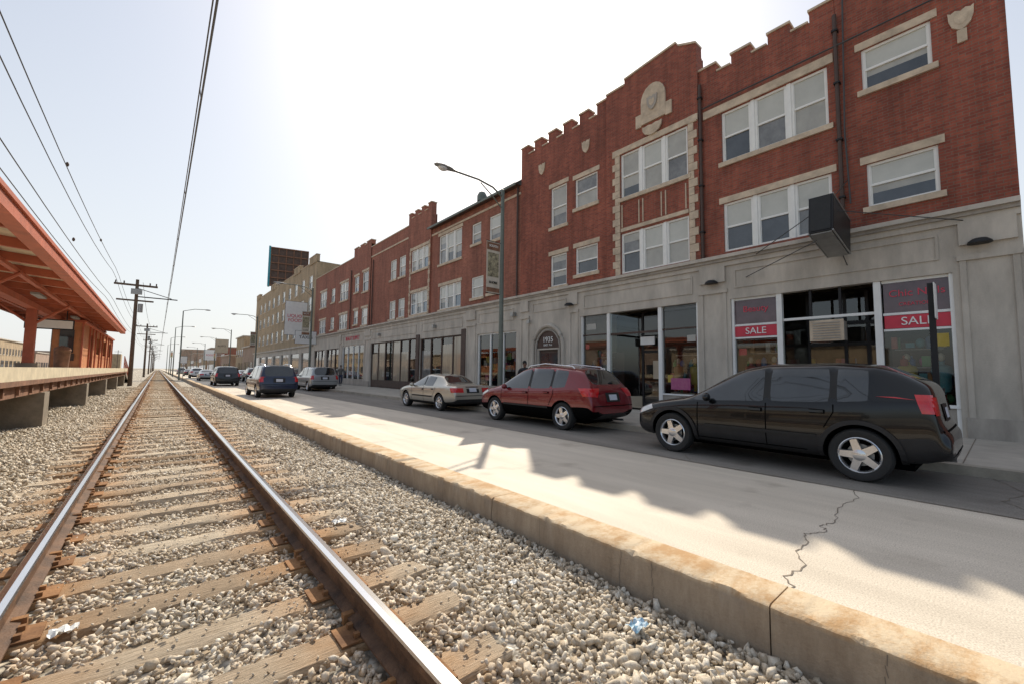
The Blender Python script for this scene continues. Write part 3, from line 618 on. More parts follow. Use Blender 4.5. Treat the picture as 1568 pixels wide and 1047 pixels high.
# ---- second brick building
bl2=root('brick_commercial_building',(FX,30,0)); b=MB()
D=[(17.33,18.40,8.75,10.14),(19.2,20.12,8.94,10.15),(21.2,23.9,8.45,10.35),(17.6,18.5,5.8,6.85),(18.9,20.08,5.73,6.95),(21.2,23.75,5.44,6.97)]
facade(b,FX,15.72,24.9,5.3,11.1,D,'brick2')
E=[(25.2,27.7,8.6,10.18),(25.2,27.7,5.46,7.04)]
facade(b,FX-.08,24.9,28.3,5.3,12.3,E,'brick2')
for yy in (24.9,28.3): b.poly([(FX-.08,yy,5.3),(FX+.3,yy,5.3),(FX+.3,yy,12.3),(FX-.08,yy,12.3)],'brick2')
Fh=[(28.8,29.9,8.63,10.2),(30.4,31.5,8.63,10.2),(28.8,29.9,5.5,6.93),(30.4,31.5,5.5,6.93)]
facade(b,FX,28.3,35.5,5.3,12.0,Fh,'brick2')
G=[(35.9,37.3,8.5,10.3),(38.2,39.3,8.7,10.2),(35.9,37.3,5.5,7.0),(38.2,39.3,5.7,7.0)]
facade(b,FX-.06,35.5,39.7,5.3,12.6,G,'brick2')
Hh=[(41.2,43.6,8.4,10.2),(45.2,46.4,8.6,10.1),(48,50.4,8.4,10.2),(41.2,43.6,5.5,7.0),(45.2,46.4,5.7,7.0),(48,50.4,5.5,7.0)]
facade(b,FX,39.7,52.4,5.3,11.9,Hh,'brick2')
for h in D+Fh+Hh: win(b,FX,*h,(3 if h[1]-h[0]>2 else 1),True,h[1]-h[0]>2)
for h in E: win(b,FX-.08,*h,3,True,True)
for h in G: win(b,FX-.06,*h,1,True,True)
for (u,v) in ((25.0,5.35),(27.8,5.35)):
    for i in range(17): b.box(FX-.11,FX-.075,u-(.06 if i%2 else 0),u+.12+(.06 if i%2 else 0),v+i*.3,v+.27+i*.3,'cream')
crenel(b,FX-.08,24.9,28.3,12.3,12.65,13.1,'brick2',.6,.5); crenel(b,FX-.06,35.5,39.7,12.6,12.75,13.0,'brick2',1.2,.5)
capbox(b,FX,28.31,35.49,12.001,12.25,'brick2'); capbox(b,FX,39.71,52.4,11.901,12.15,'brick2')
for (y0,y1,z) in ((15.72,24.9,10.6),(28.3,35.5,11.3)): b.box(FX-.04,FX-.001,y0+.02,y1-.02,z,z+.12,'cream')
M['tile']=mat('dark_roof_tiles',(.055,.06,.055),.6,.4,2,.6,12)
b.raw([(FX-.35,15.75,11.08),(FX-.35,24.88,11.08),(FX+1.3,24.88,12.25),(FX+1.3,15.75,12.25),(FX+1.3,15.75,11.0),(FX+1.3,24.88,11.0)],[(0,3,2,1),(0,4,3),(1,2,5),(3,4,5,2)],'tile')
for y in np.arange(15.9,24.8,.30): b.tube([(FX-.35,y,11.10),(FX+1.3,y,12.27)],.035,'tile',5)
b.box(FX-.42,FX-.351,15.75,24.88,11.0,11.12,'pole'); b.poly([(FX-.35,15.75,11.07),(FX-.002,15.75,11.07),(FX-.002,24.88,11.07),(FX-.35,24.88,11.07)],'brown')
b.lathe([(.001,.45),(.2,.35),(.3,.15),(.3,-.2)],Matrix.Translation((FX+.6,20,11.9)),'pole',12)
b.box(FX+.4,FX+16,15.73,52.39,4.3,11.05,'roof'); b.box(FX+1.8,FX+16,15.73,52.39,.1,4.29,'dark')
for (y0,y1,z) in ((24.9,28.3,12.3),(28.3,35.5,12.0),(35.5,39.7,12.6),(39.7,52.4,11.9)): b.poly([(FX+.379,y0,11),(FX+.379,y1,11),(FX+.379,y1,z),(FX+.379,y0,z)],'brick2')
for yy in (15.9,34.9,40.2): b.tube([(FX-.09,yy,5.3),(FX-.09,yy,11.0)],.05,'brown')
b.obj('upper_storeys',bl2)
b=MB(); H=[(16.0,19.4,.15,3.6),(20.7,26.2,.15,3.7),(26.6,35.0,.15,3.8),(36.6,42.3,.15,3.85),(43.3,47.3,.15,3.7),(48,51.8,.15,3.7)]
groundfloor(b,15.72,52.4,H,[(19.5,20.55),(35.1,36.4),(42.4,43.2)])
b.poly([(FX+.25,15.8,4.28),(FX+1.8,15.8,4.28),(FX+1.8,52.3,4.28),(FX+.25,52.3,4.28)],'board')
for (a,c,d,e) in H:
    fr='white' if a in(16.0,36.6) else 'brown'; n=max(2,round((c-a)/1.35))
    b.box(X1,X1+.12,a,c,.15,.75,'stone_d' if fr=='white' else 'brown'); b.box(X1,X1+.1,a,c,e-.08,e-.001,fr)
    for i in range(n+1):
        yy=a+(c-a-.09)*i/n; b.box(X1-.02,X1+.1,yy,yy+.09,.751,e-.081,fr)
    b.poly([(X1+.05,c,.75),(X1+.05,a,.75),(X1+.05,a,e),(X1+.05,c,e)],'glass')
    if fr=='brown':
        for i in range(n):
            if random.random()<.8: y0=a+(c-a-.09)*i/n+.091; b.box(X1+.03,X1+.04,y0,a+(c-a-.09)*(i+1)/n-.001,.752,random.choice([2.9,3.2,e-.09]),random.choice(['curtain','curtain','wmid']))
    else:
        for k in range(24): y=random.uniform(a+.2,c-.4); z=random.uniform(.8,2.5); b.box(FX+.4,FX+.6,y,y+.3,z,z+.35,'it%d'%random.randrange(8))
for yy in (20.6,26.35): b.box(FX-.08,FX-.001,yy-.1,yy+.35,.15,4.0,'brown')
panel(b,16.2,19.3,4.15,4.75); panel(b,20.9,26,4.15,4.75); panel(b,26.8,34.8,4.15,4.75); panel(b,36.8,42,4.15,4.75)
for yy in (16,24,33): b.box(FX-.25,FX-.02,yy,yy+.2,4.3,4.5,'steel')
b.obj('shopfronts',bl2)
text('BEAUTY SUPPLY',.5,(FX-.02,39.5,4.45),bl2,'neon')

tb=root('tan_brick_building',(FX,72,0)); b=MB(); holes=[]
for y in np.arange(54,90,3.6):
    for z in (5.6,8.6,11.3): holes.append((y,y+1.5,z,z+1.7))
facade(b,FX,52.4,92,4.5,14.3,holes,'tanbrick')
for h in holes: sash(b,FX,*h); b.box(FX-.05,FX+.02,h[0]-.1,h[1]+.1,h[2]-.15,h[2]-.001,'cream')
for y in (52.4,60,75,88.5): capbox(b,FX-.08,y,y+3.2,14.301,15.2,'tanbrick','cream')
for (y0,y1) in ((55.6,60),(63.2,75),(78.2,88.5),(91.7,92)): capbox(b,FX,y0+.04,y1-.04,14.301,14.55,'tanbrick','cream')
b.poly([(FX,52.4,4),(FX+16,52.4,4),(FX+16,52.4,14.4),(FX,52.4,14.4)],'tanbrick'); b.box(FX+.4,FX+16,52.41,92,4.4,14.25,'roof')
b.poly([(FX+.4,92.01,0),(FX+16,92.01,0),(FX+16,92.01,14.3),(FX+.4,92.01,14.3)],'tanbrick')
H=[(y,y+4.4,.5,3.6) for y in np.arange(53.2,88,5.6)]; facade(b,FX,52.4,92,.15,4.3,H,'stone'); b.box(FX-.2,FX+.39,52.4,92,4.3,4.5,'stone'); b.box(FX+.3,FX+15,52.5,91.9,.1,4.2,'dark')
for h in H: b.poly([(FX+.12,h[1],h[2]),(FX+.12,h[0],h[2]),(FX+.12,h[0],h[3]),(FX+.12,h[1],h[3])],'wmid')
b.obj('walls_and_windows',tb)
bb=root('billboard',(16,80,15)); b=MB(); M['bbdark']=mat('billboard_back',(.10,.065,.05),.8,.3,1.5); M['teal']=mat('billboard_teal',(.05,.30,.36),.6,.1,2)
T=Matrix.Translation((16.6,80,19.0))@Matrix.Rotation(math.radians(-12),4,'Z')
b.box(-2.9,2.9,-.12,.12,-3.4,3.4,'bbdark',T)
for i in range(6): b.box(-2.9+i*1.14,-2.75+i*1.14,-.2,-.121,-3.4,3.4,'rustbeam',T)
for i in range(6): b.box(-2.9,2.9,-.26,-.201,-3.3+i*1.3,-3.12+i*1.3,'rustbeam',T)
b.box(-3.2,-2.905,-.3,.9,-3.4,3.5,'teal',T)
for x in (-2.5,-1,1,2.5): b.tube([T@Vector((x,.1,-3.4)),T@Vector((x,.1,-5.2))],.12,'black'); b.tube([T@Vector((x,.1,0)),T@Vector((x,3,-5))],.08,'black')
b.obj('panel',bb)
def simple_building(name,x0,x1,y0,y1,h,m,face='-X'):
    e=root(name,((x0+x1)/2,y0,0)); b=MB(); fx=x0 if face=='-X' else x1
    b.box(x0+(.2 if face=='-X' else 0),x1-(.2 if face!='-X' else 0),y0,y1,-.2,h,m)
    b.box(x0-.1,x1+.1,y0-.1,y1+.1,h+.001,h+.25,'stone')
    fl=max(1,int((h-1)//3.3)); s=1 if face=='-X' else -1
    for f_ in range(fl):
        z=.8 if f_==0 else 1.2+f_*3.3
        w=2.6 if f_==0 else 1.3; st=4 if f_==0 else 3
        y=y0+1
        while y+w<y1-.5:
            xa=fx+(.14 if face=='-X' else -.14)
            b.box(xa,xa+s*.1,y,y+w,z,z+(2.2 if f_==0 else 1.6),'wmid' if f_ else 'wdark'); b.box(xa-s*.05,xa,y-.08,y+w+.08,z-.12,z-.001,'stone')
            y+=st
    b.obj('walls',e)
Y=94
for (w,h,m) in [(14,6,'hazebrick'),(12,9,'tanbrick'),(18,5,'hazebrick'),(10,8,'brick2'),(20,5.5,'tanbrick'),(16,9,'hazebrick'),(22,6,'tanbrick'),(24,8,'hazebrick'),(30,5,'tanbrick'),(30,10,'hazebrick'),(40,7,'tanbrick'),(40,9,'hazebrick'),(60,7,'tanbrick')]:
    simple_building('street_building',FX+random.uniform(0,1.5),FX+14,Y,Y+w,h,m); Y+=w+random.choice([0.5,3,6])
simple_building('street_building',FX-.1,FX+12,-24,-.7,5.6,'brick2')
Y=10
for (w,h,m) in [(22,5,'tanbrick'),(18,7,'hazebrick'),(25,5,'hazebrick'),(20,6,'tanbrick'),(30,5,'hazebrick'),(40,8,'tanbrick'),(40,6,'hazebrick'),(50,7,'tanbrick'),(60,9,'hazebrick')]:
    simple_building('street_building',-46,-30+random.uniform(-1,1),Y,Y+w,h,m,face='+X'); Y+=w+random.choice([2,6])
b=MB(); e=root('apartment_block',(30,560,0)); b.box(18,60,560,580,0,22,'hazebrick'); b.box(-60,-30,600,620,0,16,'tanbrick'); b.box(70,90,500,520,0,30,'tanbrick'); b.obj('walls',e)
sheet('road',-28,-17,-20,900,-.2,'asphalt').name='road_far_side'

# ------------------------------------------------------------------ station platform
st=root('station_platform',(-4.5,22,0)); b=MB()
b.box(-6.4,-2.08,3,50,1.18,1.44,'concrete'); b.box(-2.5,-2.0,3,50,1.20,1.460,'yellow'); b.box(-6.4,-2.501,3,50,1.441,1.455,'walk')
b.box(-2.35,-2.12,3,50,.86,1.179,'rustbeam'); b.box(-5.9,-5.6,3,50,.86,1.179,'rustbeam')
b.box(-2.06,-2.0,3,50,1.10,1.199,'rustbeam')
for y in np.arange(3.5,50,1.15): b.box(-2.119,-2.07,y,y+.09,.90,1.155,'rustbeam')
for y in (7.4,15.4,23.4,31.4,39.4,47.4):
    b.box(-3.4,-2.05,y-.3,y+.3,-.3,.859,'concrete'); b.box(-6.1,-5.2,y-.3,y+.3,-.3,.859,'concrete'); b.box(-6.3,-2.36,y-.15,y+.15,.861,1.178,'rustbeam')
b.raw([(-4.6,50,1.45),(-2.2,50,1.45),(-2.2,60,.1),(-4.6,60,.1),(-4.6,50,1.2),(-2.2,50,1.2),(-2.2,60,-.2),(-4.6,60,-.2)],[(0,1,2,3),(1,5,6,2),(0,3,7,4),(3,2,6,7)],'concrete')
for t in range(8):
    y=50+t*1.4; z=1.45-t*.19; b.tube([(-2.25,y,z),(-2.25,y,z+1.05)],.03,'orange',6)
for dz in (.5,1.05): b.tube([(-2.25,50,1.45+dz),(-2.25,60,.1+dz)],.03,'orange',6)
b.obj('platform_deck',st)
cn=root('platform_canopy',(-3.9,22,1.5)); b=MB()
CB=3.93
b.box(-2.05,-1.95,5.5,42,CB,CB+.27,'orange'); b.box(-2.2,-2.051,5.5,42,CB,CB+.04,'orange'); b.box(-1.95,-1.91,5.5,42,CB+.22,CB+.30,'orange')
def cz(x): return CB+.24+(-2.05-x)*.07
b.raw([(-2.05,5.5,cz(-2.05)),(-2.05,42,cz(-2.05)),(-5.8,42,cz(-5.8)),(-5.8,5.5,cz(-5.8)),(-2.05,5.5,cz(-2.05)+.06),(-2.05,42,cz(-2.05)+.06),(-5.8,42,cz(-5.8)+.06),(-5.8,5.5,cz(-5.8)+.06)],[(3,2,1,0),(4,5,6,7),(0,4,7,3),(1,2,6,5),(2,3,7,6)],'canopy_under')
for y in np.arange(5.7,42,1.95):
    b.raw([(-2.06,y,CB+.03),(-2.06,y+.12,CB+.03),(-5.75,y+.12,cz(-5.75)-.22),(-5.75,y,cz(-5.75)-.22),(-2.06,y,cz(-2.06)-.004),(-2.06,y+.12,cz(-2.06)-.004),(-5.75,y+.12,cz(-5.75)-.004),(-5.75,y,cz(-5.75)-.004)],[(3,2,1,0),(0,1,5,4),(1,2,6,5),(2,3,7,6),(3,0,4,7)],'orange')
for x in (-3.0,-4.8): b.box(x-.06,x+.06,5.5,42,cz(x)-.30,cz(x)-.20,'orange')
b.box(-5.85,-5.75,5.5,42,cz(-5.8)-.3,cz(-5.8)+.1,'orange')
b.box(-4.05,-3.75,5.5,42,3.72,3.93,'orange')
for y in (8.8,16.8,24.8,32.8,40.8):
    b.box(-4.04,-3.76,y-.14,y+.14,1.455,3.719,'orange'); b.box(-4.2,-3.6,y-.22,y+.22,1.457,1.62,'concrete')
    b.tube([(-3.9,y,3.1),(-2.9,y,3.95)],.05,'orange',6); b.tube([(-3.9,y,3.1),(-4.9,y,4.0)],.05,'orange',6)
    b.box(-3.2,-3.0,y+3,y+4.2,3.75,3.82,'steel')
b.obj('canopy_frame',cn)
sh=root('platform_shelter',(-3.6,38,1.5)); b=MB()
hl=[(33,34.4,1.5,3.3),(36,38.4,2.3,3.3),(40,42.6,2.3,3.3),(44.5,46.5,2.3,3.3)]
facade(b,-3.0,30,48,1.457,3.7,hl,'orange_wall',-.12)
b.box(-4.0,-3.01,30,30.12,1.457,3.7,'orange_wall'); b.box(-4.0,-3.2,30.13,47.9,1.458,3.69,'dark'); b.box(-4.1,-2.85,29.8,48.2,3.701,3.80,'orange')
b.box(-4.0,-3.0,47.95,48.05,1.457,3.7,'orange_wall')
for y in (30.0,33,34.4,36,38.4,40,42.6,44.5,46.5,48): b.box(-2.999,-2.93,y-.06,y+.06,1.457,3.7,'orange')
b.box(-3.75,-3.25,29.95,29.995,2.2,3.3,'wdark'); b.box(-3.8,-3.2,29.93,29.949,1.8,2.15,'brown')
b.obj('shelter_walls',sh)
b=MB(); e=root('platform_bench',(-4.9,20,1.5)); b.box(-5.1,-4.7,19,21,1.88,1.93,'brown'); b.box(-5.15,-5.1,19,21,1.95,2.3,'brown')
for y in (19.2,20.8): b.box(-5.0,-4.8,y-.04,y+.04,1.457,1.88,'black')
b.obj('seat_and_legs',e)
e=root('litter_bin',(-3.4,28.2,1.5)); b=MB(); b.lathe([(.24,0),(.28,.75),(.30,.78),(.26,.9),(.1,.98),(.001,1.0)],Matrix.Translation((-3.4,28.2,1.457)),'rustbeam',16); b.obj('bin_body',e)
e=root('platform_sign',(-3.3,25.5,1.5)); b=MB(); b.box(-4.4,-3.0,26.98,27.02,3.15,3.5,'white'); b.box(-4.45,-2.95,26.99,27.01,3.1,3.55,'black'); b.tube([(-4.2,27,3.5),(-4.2,27,3.95)],.02,'black',5); b.tube([(-3.2,27,3.5),(-3.2,27,3.95)],.02,'black',5); b.obj('sign_panel',e)

# ------------------------------------------------------------------ catenary poles and wires
def cat_wire(x0,z0,m='wire',r=.014,span=45,sag=.5,y1=420,y0=-20):
    pts=[]; y=y0
    while y<y1:
        t=((y-46)/span)%1; pts.append((x0,y,z0-4*sag*t*(1-t))); y+=4
    b_.tube(pts,r,m,5)
ow=root('overhead_wires',(0,46,7)); b_=MB()
cat_wire(.36,6.75,r=.018,sag=.02); cat_wire(.33,7.15,r=.012,sag=.28)
for y in np.arange(4,300,6): 
    t=((y-46)/45)%1; b_.tube([(.36,y,6.74),(.33,y,7.15-4*.28*t*(1-t))],.008,'wire',4)
cat_wire(-2.9,9.25,sag=.6); cat_wire(-3.05,9.05,sag=.9); cat_wire(-3.1,7.1,sag=.4); cat_wire(-3.35,6.95,sag=.5)
cat_wire(-1.3,8.5,sag=.7,y0=46)
for (x,y,z) in ((-3.1,10,6.9),(-3.35,14.5,6.7),(-3.1,26,7.0),(-2.95,22,8.9),(-2.95,34,8.9)): b_.ball((x,y,z),.05,.05,.09,'brown',6)
b_.obj('wires',ow)
for i,y in enumerate((46,91,136,181,226,271,330)):
    x0=-1.65; e=root('utility_pole',(x0,y,0)); b=MB()
    b.tube([(x0,y,-.2),(x0,y,8.7)],.16,'woodpole',10,.11)
    b.box(x0-1.4,x0+1.3,y-.07,y+.07,8.15,8.30,'woodpole'); b.box(x0-1.2,x0+1.1,y-.07,y+.07,6.9,7.02,'woodpole')
    b.box(x0,1.0,y-.04,y+.04,7.25,7.33,'black'); b.tube([(x0,y,8.0),(.6,y,7.35)],.03,'black',6)
    for x in (-1.3,-.8,.8,1.2): b.tube([(x0+x,y,8.3),(x0+x,y,8.5)],.05,'brown',6)
    b.box(x0-.35,x0+.35,y-.25,y-.15,7.45,7.9,'steel'); b.tube([(x0+.3,y-.1,6.0),(x0+.3,y-.1,6.7)],.16,'steel',8)
    b.obj('pole_and_crossarms',e)
for i,y in enumerate((60,105,150,200,260)):
    e=root('utility_pole',(-14,y,0)); b=MB(); b.tube([(-14,y,-.3),(-14,y,9.5)],.16,'woodpole',8,.1); b.box(-15.2,-12.8,y-.06,y+.06,8.7,8.82,'woodpole'); b.obj('pole',e)

# ------------------------------------------------------------------ street lamps
M['banner']=mat('banner_cloth',(.55,.50,.42),.8,.15,4); M['photo']=mat('banner_print',(.12,.10,.07),.8,.5,9,col2=(.5,.45,.3))
def street_lamp(y,x=10.2,h=8.7,arm=2.7,banner=True):
    e=root('street_lamp',(x,y,.15)); b=MB()
    b.lathe([(.20,.15),(.20,.35),(.15,.5),(.12,.9),(.11,1.0)],Matrix.Translation((x,y,0)),'pole',12)
    b.tube([(x,y,.5),(x,y,h)],.105,'pole',12,.07); b.ball((x,y,h),.08,.08,.08,'pole',6)
    b.tube([(x,y,h-.25),(x-.5,y,h+.02),(x-1.2,y,h+.12),(x-arm+.5,y,h+.10)],.035,'pole',8); b.tube([(x,y,h-.75),(x-.5,y,h-.35),(x-1.1,y,h+.03)],.022,'pole',6)
    hx=x-arm+.1
    secs=[(-.52,.03,.02),(-.45,.11,.05),(-.2,.16,.085),(.05,.14,.085),(.3,.07,.06),(.48,.04,.04)]
    rings=[[(hx+s_[0],y+s_[1]*math.cos(a),h+.10+s_[2]*math.sin(a)*(1.0 if math.sin(a)>0 else .6)) for a in [2*math.pi*k/12 for k in range(12)]] for s_ in secs]
    vs=[p for r_ in rings for p in r_]; fs=[(i*12+j,i*12+(j+1)%12,(i+1)*12+(j+1)%12,(i+1)*12+j) for i in range(len(secs)-1) for j in range(12)]
    b.raw(vs,fs,'steel',True); b.poly(rings[0],'steel'); b.poly(rings[-1][::-1],'steel')
    b.ball((hx-.18,y,h+.05),.2,.13,.10,'lens',6)
    if banner:
        b.tube([(x,y,6.55),(x-.78,y,6.55)],.015,'black',5); b.tube([(x,y,4.5),(x-.78,y,4.5)],.015,'black',5)
        bx0=x-.75;bx1=x-.12
        b.box(bx0,bx1,y-.008,y+.008,4.52,6.53,'banner'); b.box(bx0,bx1,y-.014,y-.0085,6.2,6.5,'rustbeam'); b.box(bx0+.05,bx1-.05,y-.014,y-.0085,5.15,6.1,'photo'); b.box(bx0,bx1,y-.014,y-.0085,4.55,4.72,'rustbeam')
    b.obj('pole_arm_and_head',e)
    if banner: text('SOUTH',.13,(x-.43,y-.02,6.36),e,'white',face='-Y'); text('SHORE',.13,(x-.43,y-.02,4.92),e,'black',face='-Y')
for i,y in enumerate((12.75,39.7,66.6,93.5,120.5,150,180,215,250)): street_lamp(y,banner=i<3)
for y in (70,100,135,175): 
    e=root('street_lamp',(2.2,y,0)); b=MB(); b.tube([(2.2,y,-.25),(2.2,y,9)],.1,'pole',8,.06); b.tube([(2.2,y,9),(3.4,y,9.35),(4.6,y,9.4)],.04,'pole',6); b.ball((4.8,y,9.38),.35,.14,.09,'steel',6); b.obj('pole_arm_and_head',e)

def flat_sign(name,x,y,z0,z1,w,m,txt=None,tc='black',pole=True):
    e=root(name,(x,y,.15)); b=MB()
    if pole: b.tube([(x,y+.05,.1),(x,y+.05,z1)],.035,'steel',6)
    b.box(x-w/2,x+w/2,y-.03,y+.02,z0,z1,m); b.box(x-w/2-.03,x+w/2+.03,y-.02,y+.01,z0-.03,z1+.03,'trim')
    b.obj('sign_face',e)
    if txt: text(txt,w*.22,(x,y-.045,(z0+z1)/2),e,tc,face='-Y')
flat_sign('projecting_shop_sign',12.4,55,5.6,9.6,2.4,'white','LIQUOR\nFOODS','neon',False)
flat_sign('projecting_shop_sign',12.6,51,4.4,5.8,2.2,'white','TAXES','black',False)
flat_sign('shop_sign_on_pole',10.6,112,5,8,2.4,'board','AUTO','black')
flat_sign('shop_sign_on_pole',11.5,150,4,7,3,'white','FOOD','neon')
flat_sign('traffic_sign',2.3,62,2.1,2.9,.6,'white',None)
for (x,y) in ((9.9,118),(2.3,122)):
    e=root('traffic_light',(x,y,0)); b=MB(); b.tube([(x,y,0),(x,y,5.5)],.09,'pole',8); b.box(x-.2,x+.2,y-.35,y-.12,4,5.1,'yellow')
    for z,m in ((4.85,'tail'),(4.55,'amber'),(4.25,'it1')): b.ball((x,y-.36,z),.1,.05,.1,m,6)
    b.obj('pole_and_signal_head',e)
e=root('parking_sign_post',(9.95,.77,.15)); b=MB()
b.box(9.91,9.99,.73,.81,.15,3.06,'black'); b.box(9.78,10.12,.715,.728,2.45,3.05,'white'); b.box(9.77,10.13,.7285,.7295,2.44,3.06,'black'); b.lathe([(.13,.15),(.11,.3),(.06,.42)],Matrix.Translation((9.95,.77,0)),'black',10)
b.box(9.88,10.02,.68,.86,.85,1.3,'black'); b.obj('post_and_plate',e)
e=root('litter_bin',(11.4,2.7,.15)); b=MB(); b.lathe([(.25,.15),(.30,1.0),(.33,1.05),(.3,1.15),(.15,1.2),(.001,1.2)],Matrix.Translation((11.4,2.7,0)),'black',16); b.obj('bin_body',e)
# ------------------------------------------------------------------ vehicles
def build_body(st,pm,clad=None,wheels=(1.4,-1.4),wr=.34,hw=.9):
    vs=[];rings=[]
    for (y,zb,zl,zt,w,wt,kd) in st:
        cab=zt-zl>.25
        h=[(0,zb),(.80*w,zb),(.965*w,zb+.10),(w,zb+(zl-zb)*.42),(.998*w,zb+(zl-zb)*.74),(.985*w,zl-.055),(.955*w,zl+.012),(wt+.035,zt-.10 if cab else zl+(zt-zl)*.5),(wt-.05,zt-.028 if cab else zt-.012),(wt*.5,zt-.004),(0,zt)]
        ring=[(p[0],y,p[1]) for p in h]+[(-p[0],y,p[1]) for p in h[-2:0:-1]]
        rings.append(ring)
    n=len(rings[0])
    for r_ in rings: vs+=r_
    fs=[];mi=[];corner=set()
    mats=[pm,M['cglass'],M['trim'],clad or pm]
    for i in range(len(st)-1):
        kd=st[i][6]
        for j in range(n):
            fs.append((i*n+j,i*n+(j+1)%n,(i+1)*n+(j+1)%n,(i+1)*n+j))
            jj=j if j<10 else 19-j
            m=0
            if jj==0: m=2
            elif jj==1: m=2 if clad is None else 3
            elif jj==2 and clad is not None: m=3
            if kd=='ws':
                if jj in(8,9) or jj==6: m=1
            elif kd=='cab':
                if jj==6: m=1
            elif kd=='bp':
                if jj==6: m=2
                if jj==6: corner.update(fs[-1])
            elif kd=='rg':
                if jj in(8,9): m=1
            mi.append(m)
        if kd=='b' and i>0 and st[i-1][6] in('cab','ws'):
            for j in (6,7,n-6,n-7): corner.add(i*n+j)
    fs.append(tuple(range(n))[::-1]); mi.append(0); fs.append(tuple((len(st)-1)*n+k for k in range(n))); mi.append(0)
    me=bpy.data.meshes.new('body'); me.from_pydata(vs,[],fs)
    for m in mats: me.materials.append(m)
    me.polygons.foreach_set('material_index',mi)
    bm=bmesh.new(); bm.from_mesh(me); bmesh.ops.recalc_face_normals(bm,faces=bm.faces)
    cl=bm.edges.layers.float.get('crease_edge') or bm.edges.layers.float.new('crease_edge')
    cv=bm.verts.layers.float.get('crease_vert') or bm.verts.layers.float.new('crease_vert')
    bm.verts.ensure_lookup_table()
    for k in corner: bm.verts[k][cv]=.8
    for e in bm.edges:
        a=e.link_faces
        if len(a)==2 and a[0].material_index!=a[1].material_index and (1 in (a[0].material_index,a[1].material_index)): e[cl]=1.0
    bm.to_mesh(me); bm.free()
    o=bpy.data.objects.new('body',me); COL.objects.link(o)
    s=o.modifiers.new('s','SUBSURF'); s.levels=2; s.render_levels=2
    cut=MB()
    for wy in wheels:
        for sx in (-1,1):
            T=Matrix.Translation((sx*(hw-.12),wy,wr))@Matrix.Rotation(math.pi/2,4,'Y')
            r=wr+.055; ring=[(r*math.cos(a),r*math.sin(a)) for a in [2*math.pi*k/40 for k in range(40)]]
            A_=[T@Vector((p[0],p[1],-.22)) for p in ring]; B2=[T@Vector((p[0],p[1],.3)) for p in ring]
            k=len(cut.v); cut.v+=[tuple(p) for p in A_+B2]; mm=cut.mi('seam')
            cut.f.append(tuple(range(k+39,k-1,-1))); cut.f.append(tuple(range(k+40,k+80)))
            for q in range(40): cut.f.append((k+q,k+(q+1)%40,k+40+(q+1)%40,k+40+q))
            cut.m+= [0]*42; cut.sm+=[False]*42
    co=cut.obj('cut'); bmx=bmesh.new(); bmx.from_mesh(co.data); bmesh.ops.recalc_face_normals(bmx,faces=bmx.faces); bmx.to_mesh(co.data); bmx.free()
    bo=o.modifiers.new('b','BOOLEAN'); bo.operation='DIFFERENCE'; bo.object=co; bo.solver='EXACT'
    try: bo.material_mode='TRANSFER'
    except Exception: pass
    dg=bpy.context.evaluated_depsgraph_get(); dg.update()
    ev=o.evaluated_get(dg); me2=bpy.data.meshes.new_from_object(ev,preserve_all_data_layers=True,depsgraph=dg)
    o.modifiers.clear(); o.data=me2
    me2.polygons.foreach_set('use_smooth',[True]*len(me2.polygons))
    try: me2.set_sharp_from_angle(angle=math.radians(38))
    except Exception: pass
    bpy.data.objects.remove(co)
    return o
def bvh_of(o):
    me=o.data; return BVHTree.FromPolygons([v.co.copy() for v in me.vertices],[tuple(p.vertices) for p in me.polygons])
def patch(b,bv,dirn,q,m,off=.004,nu=6,nv=4):
    g=[]
    for i in range(nu+1):
        row=[]
        for j in range(nv+1):
            u=i/nu;v=j/nv
            a=q[0][0]*(1-u)*(1-v)+q[1][0]*u*(1-v)+q[2][0]*u*v+q[3][0]*(1-u)*v
            c=q[0][1]*(1-u)*(1-v)+q[1][1]*u*(1-v)+q[2][1]*u*v+q[3][1]*(1-u)*v
            if dirn=='L': o=Vector((-2,a,c)); d=Vector((1,0,0))
            elif dirn=='R': o=Vector((2,a,c)); d=Vector((-1,0,0))
            elif dirn=='B': o=Vector((a,-4,c)); d=Vector((0,1,0))
            else: o=Vector((a,4,c)); d=Vector((0,-1,0))
            h=bv.ray_cast(o,d,4)
            row.append(None if h[0] is None else h[0]+(h[1] if h[1].dot(d)<0 else -h[1])*off-d*off*.5)
        g.append(row)
    for i in range(nu):
        for j in range(nv):
            p=[g[i][j],g[i+1][j],g[i+1][j+1],g[i][j+1]]
            if all(x is not None for x in p) and max((x-p[0]).length for x in p)<.6: b.poly(p,m,True)
def strip(b,bv,dirn,pts,w,m,off=.003):
    for k in range(len(pts)-1):
        (a0,c0),(a1,c1)=pts[k],pts[k+1]; d=Vector((a1-a0,c1-c0)).normalized(); nrm=Vector((-d.y,d.x))*w/2
        patch(b,bv,dirn,[(a0-nrm.x,c0-nrm.y),(a1-nrm.x,c1-nrm.y),(a1+nrm.x,c1+nrm.y),(a0+nrm.x,c0+nrm.y)],m,off,8,1)
